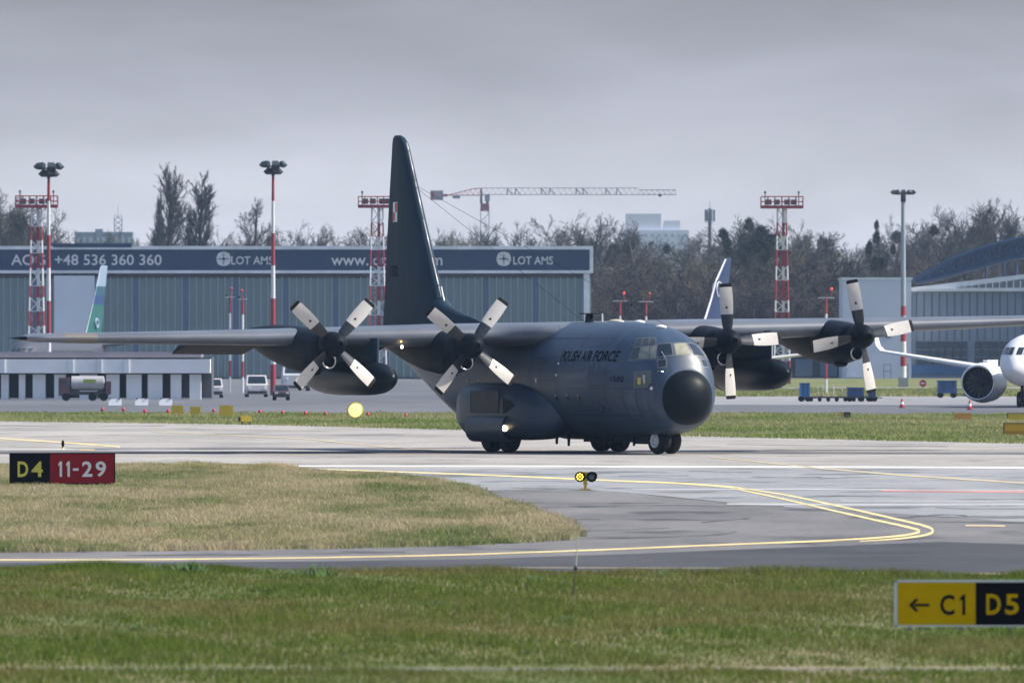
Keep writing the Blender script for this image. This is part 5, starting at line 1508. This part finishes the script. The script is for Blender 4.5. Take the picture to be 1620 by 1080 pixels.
for row in range(3):
    px = 930 if row else 925
    while px < 1500:
        sk = ('shrub', rnd.randrange(3)); lm = [c for a, b, c in LM if a <= px < b][0]
        lb = '%s shrub in %s hedge row %s' % (('olive budding', 'rust tinged', 'brown')[sk[1]], ('front', 'middle', 'rear')[row], lm)
        kk = seen_labels.get(lb, 0); seen_labels[lb] = kk + 1
        if kk: lb += ', second' if kk == 1 else ', third'
        tree(sk, px + rnd.uniform(-8, 8), rnd.uniform(440, 500) - row * 18, 1500 + row * 28 + rnd.uniform(-9, 9), lb, GS, wide=rnd.uniform(1.0, 1.5))
        px += 26
# far wood closing the horizon: one uncountable mass of twigs and stems
rg_ = np.random.default_rng(8)
n = 60000
X = rg_.uniform(-190, 190, n); Y = rg_.uniform(2300, 2480, n)
top = 14 + 3 * np.sin(X * .11) + 2.5 * np.sin(X * .31 + 1) + 1.5 * np.sin(X * .83)
Z = top * rg_.random(n) ** .8
a = rg_.uniform(-.9, .9, n); L = rg_.uniform(1.2, 3.0, n); wv = rg_.uniform(.05, .16, n); b = rg_.uniform(0, 6.28, n)
V = np.empty((n, 3, 3), np.float32)
V[:, 0] = np.stack([X - wv, Y, Z], 1); V[:, 1] = np.stack([X + wv, Y + .1, Z], 1); V[:, 2] = np.stack([X + np.sin(a) * L, Y + np.cos(b) * L * .5, Z + np.cos(a) * L], 1)
me = bpy.data.meshes.new('far_wood'); me.vertices.add(n * 3); me.vertices.foreach_set('co', V.ravel()); me.loops.add(n * 3)
me.loops.foreach_set('vertex_index', np.arange(n * 3, dtype=np.int32)); me.polygons.add(n); me.polygons.foreach_set('loop_start', np.arange(0, n * 3, 3, dtype=np.int32)); me.update(calc_edges=True)
me.materials.append(M_twig[1])
o = bpy.data.objects.new('far_wood', me); COL.objects.link(o); o['kind'] = 'stuff'

# ------------------------------------------------------------------ clutter on the apron, left
M_wht = mat('service_white', (0.82, 0.84, 0.86), .5, var=.06, scale=.5)
M_gap = mat('dark_opening', (0.075, 0.085, 0.10), .7)
sd = 820
sb = thing('white_loading_shed', 'long low white loading shed with dark bays between white piers', 'building', (hx(150, sd), sd, 0))
def SX(px): return hx(px, sd) - hx(150, sd)
def SZ(py): return hz(py, sd)
MB().box((SX(140), 4.5, 1.6), (SX(328) - SX(-60), 6, 3.0)).build('back_wall', M_gap, sb)
MB().box((SX(136), .2, (SZ(568) + SZ(590)) / 2), (SX(334) - SX(-60), 2.4, 22 / S(sd))).build('fascia', M_wht, sb)
MB().box((SX(138), 3.4, SZ(561)), (SX(300) - SX(-60), 6.4, 9 / S(sd))).build('roof', mat('roof_mauve', (.20, .19, .225), .7, var=.1, scale=.4), sb)
for a, b in ((-40, -8), (2, 14), (30, 40), (52, 72), (86, 104), (126, 154), (168, 189), (200, 224), (234, 257), (270, 287), (300, 318)):
    MB().box((SX((a + b) / 2), .3, SZ(592) / 2), ((b - a) / S(sd), 1.2, SZ(592))).build('pier', M_wht, sb)
for a in (0, 108, 153, 196):
    MB().box((SX(a + 5), -1.05, (SZ(568) + SZ(590)) / 2), (.35, .12, 1.0)).build('fascia_bracket', M_trim, sb)
# tanker truck
def wheel(mb, x, y, r, w=.3): mb.lathe([(-w / 2, r * .5), (-w / 2, r * .9), (0, r), (w / 2, r * .9), (w / 2, r * .5)], (x, y, r), (0, 1, 0), 16)
td = 800
t = thing('fuel_tanker_truck', 'grey fuel tanker truck with a pale green mark parked before the white shed', 'truck', (hx(140, td), td, 0))
MB().lathe([(-1.35, .3), (-1.3, .52), (1.0, .52), (1.05, .3)], (0.1, 0, 1.25), (1, 0, 0), 24).build('tank', mat('tank_silver', (.42, .42, .44), .4, var=.1, scale=1), t, True, 40)
MB().box((.1, -.53, 1.4), (.9, .02, .28)).build('green_mark', mat('pale_green', (.30, .40, .10), .5), t)
MB().box((0, 0, .55), (3.1, .9, .25)).build('chassis', M_lampb, t)
MB().box((-1.75, 0, 1.0), (.75, 1.0, 1.3)).build('cab', mat('cab_maroon', (.13, .07, .09), .4), t)
MB().box((1.45, 0, .95), (.35, 1.0, .9)).build('hose_locker', mat('locker_maroon', (.12, .07, .08), .5), t)
MB().box((-1.78, -.51, 1.25), (.5, .03, .45)).build('cab_window', GLASS, t)
for x in (-1.6, .3, 1.1):
    for s in (-1, 1):
        m2 = MB(); wheel(m2, x, s * .42, .3, .2); m2.build('wheel', RUBBER, t, True, 40)
# parked vans facing the runway
def van(label, px, pyb, wpx, col, d=None, group=None):
    d = DG(pyb) if d is None else d
    t = thing('service_van', label, 'van', (hx(px, d), d, 0), R(4)); k = wpx / S(d)
    w_, h_, L = k, k * 1.02, k * 2.0
    m = mat('van_' + str(int(px)), col, .35)
    MB().loft([[(-w_ / 2, 0, .25), (w_ / 2, 0, .25), (w_ / 2, 0, h_ * .55), (-w_ / 2, 0, h_ * .55)], [(-w_ / 2, .1 * L, .22), (w_ / 2, .1 * L, .22), (w_ / 2, .1 * L, h_ * .6), (-w_ / 2, .1 * L, h_ * .6)],
               [(-w_ / 2, .28 * L, .22), (w_ / 2, .28 * L, .22), (w_ * .44, .28 * L, h_), (-w_ * .44, .28 * L, h_)], [(-w_ / 2, L, .25), (w_ / 2, L, .25), (w_ * .44, L, h_), (-w_ * .44, L, h_)]]).build('body', m, t)
    MB().add([(-w_ * .42, .1 * L - .0, h_ * .63), (w_ * .42, .1 * L - .0, h_ * .63), (w_ * .38, .25 * L, h_ * .95), (-w_ * .38, .25 * L, h_ * .95)], [(0, 1, 2, 3)]).build('windscreen', GLASS, t)
    MB().box((0, -.03, .38), (w_ * .9, .06, .2)).build('bumper', M_lampb, t)
    for s in (-1, 1):
        MB().lathe([(0, .12), (.04, .11)], (s * w_ * .36, .0, h_ * .42), (0, -1, 0), 12).build('headlight', WHITE, t)
        for y in (.2 * L, .8 * L):
            m2 = MB(); m2.lathe([(-.1, .2), (-.1, .3), (.1, .3), (.1, .2)], (s * w_ * .44, y, .3), (1, 0, 0), 14); m2.build('wheel', RUBBER, t, True, 40)
    return t
van('white service van on the apron, left one of the two bright vans', 338, 629, 30, (.62, .58, .60))
van('white service van parked on the apron, right of the two bright ones', 407, 628, 34, (.62, .60, .61))
van('pale grey blue van parked left of the two white vans', 302, 628, 19, (.36, .39, .45))
van('white van parked behind the left external tank', 470, 618, 44, (.55, .58, .62))
van('dark maroon van parked behind the outer left propeller', 446, 633, 24, (.13, .085, .10))
# low barriers lying on the apron
for qi, a in enumerate((182, 224, 262)):
    d = DG(641); t = thing('white_barrier', 'low white barrier on the apron under the white shed, %s of the three' % ('leftmost', 'middle', 'rightmost')[qi], 'barrier', (hx(a, d), d, 0), group='low white barriers on the apron')
    MB().prism([(-.42, -.2, 0), (.42, -.2, 0), (.42, -.08, .42), (-.42, -.08, .42)], (0, .2, 0)).build('barrier_body', M_wht, t)
    for s in (-.3, .3): MB().box((s, -.1, .45), (.08, .08, .08)).build('lifting_lug', M_lampb, t)
# red marker lights along the apron edge
ORDW = ['first', 'second', 'third', 'fourth', 'fifth', 'sixth', 'seventh', 'eighth', 'ninth', 'tenth', 'eleventh', 'twelfth']
M_redc = mat('marker_red', (.50, .03, .05), .4)
for qi, (px, py) in enumerate(((162, 652), (195, 652), (229, 655), (266, 655), (338, 654), (411, 656), (447, 657), (483, 658), (515, 659), (582, 660), (642, 662))):
    d = DG(py); t = thing('red_marker_light', 'small red marker light on the far grass edge, %s from the left' % ORDW[qi], 'marker light', (hx(px, d), d, 0), group='red marker lights in a row along the far grass')
    MB().tube((0, 0, 0), (0, 0, .12), .05, .05, 8).build('stem', M_yelp, t)
    MB().lathe([(0, .08), (.06, .10), (.17, .09), (.22, .04)], (0, 0, .06), (0, 0, 1), 12).build('lens', M_redc, t, True)
# yellow markers and small signs far left
M_sy = mat('sign_yellow', (.60, .44, .05), .5, var=.08, scale=2); M_so = mat('sign_orange', (.60, .30, .07), .5, var=.1, scale=2)
def plate_sign(label, px, pyb, wpx, hpx, m, name='taxiway_sign', cat='sign', legs=True, group=None, lift=2.0, cap=None):
    d = DG(pyb); t = thing(name, label, cat, (hx(px, d), d, 0), group=group)
    w_, h_ = wpx / S(d), hpx / S(d); z0 = lift / S(d)
    MB().box((0, 0, z0 + h_ / 2), (w_, .18, h_)).build('board', m, t)
    if cap: MB().box((0, 0, z0 + h_ + .015), (w_ + .04, .22, .03)).box((-w_ / 2, 0, z0 + h_ / 2), (.04, .22, h_)).build('frame', cap, t)
    for s in (-.38, .38): MB().tube((s * w_, 0, 0), (s * w_, 0, z0), .03, .03, 6).build('leg', M_lampb, t)
    return t, w_, h_, z0, d
plate_sign('faint yellow sign on the far grass, leftmost of the three dull ones', 281, 658, 19, 15, M_sy)
plate_sign('faint yellow sign on the far grass, middle of the three dull ones', 309, 658, 17, 13, M_sy)
plate_sign('larger dull yellow sign left of the small post sign', 358, 660, 22, 17, M_sy)
t, w_, h_, z0, d = plate_sign('bright yellow little sign on a single stalk at the grass edge', 389, 672, 17, 8, mat('sign_bright_yellow', (.75, .55, .04), .5), lift=6)
MB().tube((0, -.02, 0), (0, -.02, z0 + .1), .045, .045, 8).build('stalk', M_sy, t)
MB().box((-w_ / 2 - .05, 0, z0 + h_ / 2 - .03), (.12, .22, h_ * .9)).build('end_cap', M_lampb, t)
d = DG(664)
t = thing('round_yellow_lamp', 'glowing round pale yellow lamp on the far grass below the left tank', 'lamp', (hx(562, d), d, 0))
MB().tube((0, 0, 0), (0, 0, .2), .06, .06, 8).build('stem', M_sy, t)
MB().lathe([(0, .20), (.02, .40), (.10, .42), (.14, .38)], (0, 0.05, .5), (0, -1, 0), 24).build('housing', M_sy, t, True, 40)
MB().lathe([(0, .36), (.02, .36), (.06, .25), (.08, .02)], (0, -.07, .5), (0, -1, 0), 24).build('lens', mat('lamp_yellow_lit', (.8, .65, .2), .3, emit=(1, .82, .36), estr=.7), t, True, 50)
# right side signs
plate_sign('orange sign board seen from behind on the far grass at right', 1523, 665, 28, 10, M_so, cap=M_sy, lift=1)
plate_sign('yellow sign board at the right edge behind the orange one', 1611, 667, 34, 12, M_sy, cap=M_lampb, lift=1)
t, w_, h_, z0, d = plate_sign('orange yellow sign with dark side at the right edge in the grass', 1608, 690, 40, 19, mat('sign_amber', (.62, .36, .02), .5, var=.05, scale=2), cap=M_lampb, lift=1)
MB().box((0, -.1, z0 + h_ * .2), (w_ * .98, .03, h_ * .4)).build('lower_band', mat('sign_amber_dark', (.42, .22, .02), .5), t)
t, w_, h_, z0, d = plate_sign('small yellow and black marker board with a square symbol', 1337, 663, 16, 11, mat('sign_ochre', (.45, .36, .08), .5), lift=0.6)
for bx in ((.12, -.0, .15, .95), (.30, .0, .12, .8)):
    pass
MB().box((w_ * .2, -.1, z0 + h_ * .88), (w_ * .55, .03, .08)).box((-w_ * .03, -.1, z0 + h_ * .5), (.1, .03, h_ * .85)).box((w_ * .43, -.1, z0 + h_ * .5), (.1, .03, h_ * .85)).box((w_ * .2, -.1, z0 + h_ * .45), (.07, .03, h_ * .6)).build('symbol', M_lampb, t)
# red and white cones
for px, py in ((1427, 645), (1534, 648)):
    d = DG(py); t = thing('traffic_cone', 'red and white cone on the grey apron ' + ('below the grey floodlight mast' if px < 1500 else 'behind the orange sign board'), 'cone', (hx(px, d), d, 0))
    MB().lathe([(0, .16), (.2, .12)], (0, 0, .03), (0, 0, 1), 12).build('cone_foot', M_redc, t); MB().lathe([(.36, .08), (.55, .04)], (0, 0, .03), (0, 0, 1), 12).build('cone_tip', M_redc, t)
    MB().lathe([(.2, .12), (.36, .08)], (0, 0, .03), (0, 0, 1), 12).build('cone_white', WHITE, t)
    MB().box((0, 0, .02), (.4, .4, .04)).build('base', M_lampb, t)
# blue baggage carts
M_cart = mat('cart_blue', (.025, .075, .20), .5, var=.1, scale=1); M_cartl = mat('cart_light_blue', (.03, .15, .38), .5, var=.08, scale=1)
def cart(label, px, pyb, wpx, hpx, m, name='baggage_cart'):
    d = DG(pyb); t = thing(name, label, 'cart', (hx(px, d), d, 0), R(3), group='blue baggage carts')
    w_, h_ = wpx / S(d), hpx / S(d)
    MB().box((0, 0, .35 + (h_ - .35) / 2), (w_, 1.2, h_ - .35), 0, 0, .96).build('body', m, t)
    MB().box((0, -.02, h_ - .02), (w_ * 1.03, 1.3, .08)).build('canopy', M_cart, t)
    MB().box((w_ * .28, -.605, .35 + (h_ - .4) / 2), (.04, .04, h_ - .45)).box((-w_ * .2, -.605, .35 + (h_ - .4) / 2), (.04, .04, h_ - .45)).build('curtain_edge', M_lampb, t)
    MB().tube((w_ / 2, 0, .3), (w_ / 2 + .5, 0, .25), .04, .04, 6).build('tow_bar', M_lampb, t)
    for sx in (-.35, .35):
        for s in (-1, 1):
            m2 = MB(); m2.lathe([(-.07, .1), (-.07, .2), (.07, .2), (.07, .1)], (sx * w_, s * .45, .2), (0, 1, 0), 12); m2.build('wheel', RUBBER, t, True, 40)
cart('bright blue tall cart behind the right external tank', 1273, 635, 15, 29, M_cartl)
cart('dark blue cart below the outer right propeller', 1353, 635, 26, 22, M_cart)
cart('small dark cart right of the outer right propeller blade', 1379, 635, 11, 19, M_cart)
cart('larger blue cart on the grass strip right of the grey mast', 1498, 629, 30, 27, M_cart)
cart('small blue cart next to the white airliner engine', 1537, 627, 23, 22, M_cart)
d = DG(635); t = thing('baggage_dolly', 'flat dark dolly train between the two blue carts', 'dolly', (hx(1330, d), d - .4, 0))
MB().box((0, 0, .3), (115 / S(d), .9, .12)).build('deck', M_lampb, t)
for i in range(8): 
    m2 = MB(); m2.lathe([(-.06, .06), (-.06, .15), (.06, .15), (.06, .06)], (-2.1 + i * .6, -.4, .15), (0, 1, 0), 10); m2.build('wheel', RUBBER, t)
for i, x in enumerate((-1.6, -1.25, -.9, -.5, .1, .5)):
    MB().tube((x, 0, .36), (x, 0, .9 + .1 * (i % 2)), .02, .02, 5).box((x, 0, 1.0 + .1 * (i % 2)), (.1, .06, .1)).build('stanchion', M_wht, t)
d = DG(617); t = thing('round_red_sign', 'round red traffic sign on the service road', 'sign', (hx(1460, d), d, 0))
MB().tube((0, 0, 0), (0, 0, .5), .04, .04, 6).build('stem', M_mgr, t)
MB().lathe([(0, .32), (.04, .32)], (0, 0, .62), (0, -1, 0), 20).build('disc', mat('sign_red', (.42, .05, .08), .5), t)
MB().box((.0, -.05, .62), (.36, .02, .1), 0).build('bar', M_wht, t)

# ------------------------------------------------------------------ near signs and lights
M_sred = mat('sign_face_red', (.26, .012, .022), .5, var=.05, scale=3, spec=.12); M_sblk = mat('sign_face_black', (.003, .003, .005), .6, spec=.06)
M_ly = mat('sign_letter_yellow', (.62, .56, .08), .5); M_lw = mat('sign_letter_white', (.72, .72, .74), .5)
M_syel = mat('sign_face_yellow', (.56, .345, .0), .6, var=.05, scale=4, spec=.0)
def glyph(parent, ch, xa, xb, z, h, m, y=-.068):
    """one painted character of the sign, cut to its own box"""
    if ch == '1':
        wd = h * .15
        P = [(xb - wd, -h / 2), (xb, -h / 2), (xb, h / 2), (xb - wd * .8, h / 2), (xa, h * .33), (xa, h * .33 - wd), (xb - wd, h * .27)]
        mb_ = MB().add([(p[0], y, z + p[1]) for p in P], [(0, 1, 2, 3, 6), (3, 4, 5, 6)])
    elif ch == '-':
        mb_ = MB().add([(xa, y, z - h * .1), (xb, y, z - h * .1), (xb, y, z + h * .05), (xa, y, z + h * .05)], [(0, 1, 2, 3)])
    else:
        v, f = fit_text(ch, xb - xa, h, .022); cx = (xa + xb) / 2
        mb_ = MB().add([(cx + p[0], y, z + p[1]) for p in v], f)
    mb_.build('letter', m, parent)
d = DG(767.5); s_ = S(d)
t = thing('runway_holding_sign', 'black and red runway sign reading D4 11-29 standing in the grass at left', 'sign', (hx(98.5, d), d, 5 * MM))
def SXX(px): return (px - 98.5) / s_
def SZZ(py): return (767.5 - py) / s_
MB().box((0, .04, SZZ(741.5)), (SXX(182) - SXX(15), .20, 50 / s_)).build('frame', M_sblk, t)
MB().box((SXX(46.5), -.05, SZZ(741.5)), (62 / s_, .03, 46 / s_)).build('black_panel', M_sblk, t)
MB().box((SXX(129.8), -.05, SZZ(741.2)), (101 / s_, .03, 46 / s_)).build('red_panel', M_sred, t)
for ch, xa, xb in (('D', 28, 44.8), ('4', 50, 68)): glyph(t, ch, SXX(xa), SXX(xb), SZZ(742.2), 24.5 / s_, M_ly)
for ch, xa, xb in (('1', 92.5, 98.3), ('1', 104.8, 110.6), ('-', 115.5, 124.5), ('2', 130, 146.3), ('9', 151.5, 167.8)): glyph(t, ch, SXX(xa), SXX(xb), SZZ(742), 24.5 / s_, M_lw)
for px in (32, 75, 120, 165): MB().tube((SXX(px), .04, -.02), (SXX(px), .04, SZZ(765)), .04, .04, 8).build('leg', M_lampb, t)

d = DG(997); s_ = S(d)
t = thing('taxiway_direction_sign', 'yellow and black taxiway sign with arrow reading C1 D5 at the right edge', 'sign', (hx(1560, d), d, 0))
def SXX(px): return (px - 1560) / s_
def SZZ(py): return (997 - py) / s_
FR = mat('sign_frame_grey', (.60, .63, .66), .45, .3)
MB().box((SXX(1560), .04, SZZ(954)), (290 / s_, .16, 69 / s_)).build('sign_case', FR, t)
MB().box((SXX(1560), -.035, SZZ(918.6)), (290 / s_, .05, 3.4 / s_)).box((SXX(1560), -.035, SZZ(989.3)), (290 / s_, .05, 2.6 / s_)).box((SXX(1417), -.035, SZZ(954)), (4.5 / s_, .05, 74 / s_)).box((SXX(1703), -.035, SZZ(954)), (4.5 / s_, .05, 74 / s_)).build('frame', FR, t)
MB().box((SXX(1481.5), -.048, SZZ(954)), (123 / s_, .02, 67 / s_)).build('yellow_panel', M_syel, t)
MB().box((SXX(1622), -.048, SZZ(954)), (158 / s_, .02, 67 / s_)).build('black_panel', M_sblk, t)
for ch, xa, xb, pz, m_ in (('C', 1487, 1510, 956, M_sblk), ('1', 1518, 1527, 956, M_sblk), ('D', 1560, 1583, 955, M_syel), ('5', 1590, 1611.5, 955, M_syel)): glyph(t, ch, SXX(xa), SXX(xb), SZZ(pz), 32.5 / s_, m_, -.062)
ar = MB(); y = -.062
def AP(px, py): return (SXX(px), y, SZZ(py))
ar.add([AP(1446, 954), AP(1446, 958.4), AP(1470, 958.4), AP(1470, 954)], [(0, 1, 2, 3)])
ar.add([AP(1437.5, 956.2), AP(1449, 945), AP(1452.5, 948), AP(1444, 956.2)], [(0, 1, 2, 3)]); ar.add([AP(1437.5, 956.2), AP(1444, 956.2), AP(1452.5, 964.6), AP(1449, 967.6)], [(0, 1, 2, 3)])
ar.build('arrow', M_sblk, t)
for px in (1440, 1520, 1600, 1680): MB().tube((SXX(px), .04, -.02), (SXX(px), .04, SZZ(989)), .03, .03, 8).build('leg', FR, t)

# runway guard light with two lamps
d = DG(775.5); s_ = S(d); P = 1 / s_
t = thing('runway_guard_light', 'yellow stand with two black hooded lamps, the left one lit amber', 'guard light', (hx(926, d), d, 3 * MM))
M_gy = mat('guard_yellow', (.62, .48, .08), .5, var=.1, scale=8)
MB().box((0, 0, .02), (16 * P, .16, .04)).build('base_plate', M_gy, t)
MB().box((0, 0, 5 * P), (4.5 * P, .08, 9 * P)).build('post', M_gy, t)
MB().prism([(-4 * P, -.05, 9 * P), (4 * P, -.05, 9 * P), (3 * P, -.05, 13 * P), (5 * P, -.05, 29 * P), (-5 * P, -.05, 29 * P), (-3 * P, -.05, 13 * P)], (0, .14, 0)).build('bracket', M_gy, t)
for sx, lit in ((-1, True), (1, False)):
    cx, cz = sx * 9.2 * P, 21.5 * P; r = 8.3 * P
    ax = Vector((.16, -1, -.04)).normalized()
    c = Vector((cx, -.02, cz))
    h = MB().lathe([(-.12, r * .45), (-.10, r * .8), (.06, r), (.09, r), (.09, r * .86), (.05, r * .84), (.05, .005)], c, ax, 28, caps=False).build('lamp_housing', M_sblk, t, True, 40)
    # half-round visor
    V = []; F = []
    a1 = ax.orthogonal().normalized(); up_ = Vector((0, 0, 1)); side = ax.cross(up_).normalized(); up2 = side.cross(ax).normalized()
    for k in range(15):
        a = R(-15) + R(210) * k / 14
        dv = side * math.cos(a) + up2 * math.sin(a)
        for rr2, e in ((r * 1.0, .05), (r * 1.04, .22 if 2 < k < 12 else .12), (r * .97, .22 if 2 < k < 12 else .12), (r * .94, .05)): V.append(c + dv * rr2 + ax * e)
    for k in range(14):
        for j in range(4):
            A = k * 4 + j; Bq = k * 4 + (j + 1) % 4
            F.append((A, Bq, Bq + 4, A + 4))
    MB().add(V, F).build('visor', M_sblk, h, True, 40)
    if lit:
        am = mat('guard_led_amber', (.8, .5, .1), .3, emit=(1.0, .58, .08), estr=2.2)
        for k in range(9):
            a = 2 * math.pi * k / 8; rr2 = r * .55 if k < 8 else 0
            MB().ellipsoid(c + (side * math.cos(a) + up2 * math.sin(a)) * rr2 + ax * .06, (r * .17,) * 3, 8, 6).build('led', am, h, True)
    else:
        MB().lathe([(.055, r * .82), (.07, r * .5), (.075, .01)], c, ax, 24).build('lens', mat('lens_blue_grey', (.06, .08, .11), .15, spec=.8), h, True)
# blue edge light on the runway, left
d = DG(710); t = thing('runway_edge_light', 'tiny dark edge light on a yellow base upon the runway', 'edge light', (hx(99.5, d), d, MM))
MB().lathe([(0, .09), (.02, .06), (.06, .04)], (0, 0, 0), (0, 0, 1), 12).build('base', M_gy, t)
MB().lathe([(0, .03), (.08, .055), (.2, .055), (.26, .03)], (0, 0, .06), (0, 0, 1), 12).build('lamp', M_sblk, t, True, 40)
# marker pole in the near grass
d = DG(943); t = thing('marker_pole', 'thin pale pole with a dark knot standing in the near grass', 'pole', (hx(907, d), d, 0))
MB().tube((0, 0, 0), (.035, 0, .42), .014, .012, 8).build('stake', mat('stake_dark', (.07, .06, .05), .8), t)
MB().tube((.035, 0, .42), (.075, 0, .95), .012, .006, 8).build('rod', mat('rod_pale', (.42, .42, .40), .6), t)
MB().ellipsoid((.034, 0, .42), (.03, .03, .045)).build('knot', M_lampb, t)
MB().tube((-.68, 0, 0), (-.68, 0, .2), .012, .012, 6).build('short_peg', bpy.data.materials['stake_dark'], t)
# weeds along the near grass edge
M_weed = mat('weed_green', (.06, .115, .028), .8, var=.3, scale=4)
for px, py, hpx, n in ((302, 905, 15, 110), (500, 912, 17, 80), (425, 906, 8, 60), (240, 903, 8, 70), (843, 921, 10, 60), (460, 908, 8, 50), (1055, 912, 9, 60), (690, 960, 10, 60), (1065, 1000, 9, 50), (900, 985, 10, 60), (215, 998, 9, 50)):
    d = DG(py); t = thing('weed_clump', 'dark green weed clump %s' % {302: 'tall and broad at the taxiway edge, left of two', 500: 'tall and narrow at the taxiway edge, right of the broad one', 425: 'low, between the two tall clumps', 240: 'low, left of the broad tall clump', 843: 'low at the taxiway edge left of the marker pole', 460: 'low, touching the narrow tall clump from the left', 1055: 'low at the taxiway edge right of the marker pole', 690: 'in the near grass left of the marker pole', 1065: 'in the near grass between marker pole and yellow sign', 900: 'in the near grass right below the marker pole', 215: 'in the near grass at lower left'}[px], 'weed', (hx(px, d), d, 0), group='weed clumps in the near grass')
    rw = random.Random(px); mb = MB(); H = 1.5 * hpx / S(d)
    for k in range(n):
        a = rw.random() * 6.283; rr2 = abs(rw.gauss(0, .14)); p = Vector((rr2 * 1.6 * math.cos(a), rr2 * math.sin(a), 0))
        dv = Vector((rw.gauss(0, .35), rw.gauss(0, .35), 1)).normalized(); hh = H * rw.uniform(.5, 1.1) * math.exp(-(rr2 / .3) ** 2)
        q = p + dv * hh; sd_ = dv.orthogonal().normalized() * .012; mid = p + dv * hh * .5
        mb.add([p - sd_, p + sd_, mid + sd_ * 1.4, q, mid - sd_ * 1.4], [(0, 1, 2, 3, 4)])
    mb.build('leaves', M_weed, t)

# ------------------------------------------------------------------ haze
hb = bpy.data.meshes.new('haze')
X0, X1, Y0, Y1, Z0, Z1 = -1600, 1600, -60, 4400, -1, 48
hb.from_pydata([(x, y, z) for z in (Z0, Z1) for x, y in ((X0, Y0), (X1, Y0), (X1, Y1), (X0, Y1))], [], [(3, 2, 1, 0), (4, 5, 6, 7), (0, 1, 5, 4), (1, 2, 6, 5), (2, 3, 7, 6), (3, 0, 4, 7)])
hm = bpy.data.materials.new('haze'); hm.use_nodes = True
t = hm.node_tree; t.nodes.clear()
o_ = N(t, 'ShaderNodeOutputMaterial'); pv = N(t, 'ShaderNodeVolumePrincipled')
pv.inputs['Color'].default_value = (0.50, 0.70, 1.0, 1)
pv.inputs['Density'].default_value = 0.00006
t.links.new(pv.outputs[0], o_.inputs['Volume'])
hb.materials.append(hm)
ho = bpy.data.objects.new('haze', hb); COL.objects.link(ho); ho['kind'] = 'stuff'
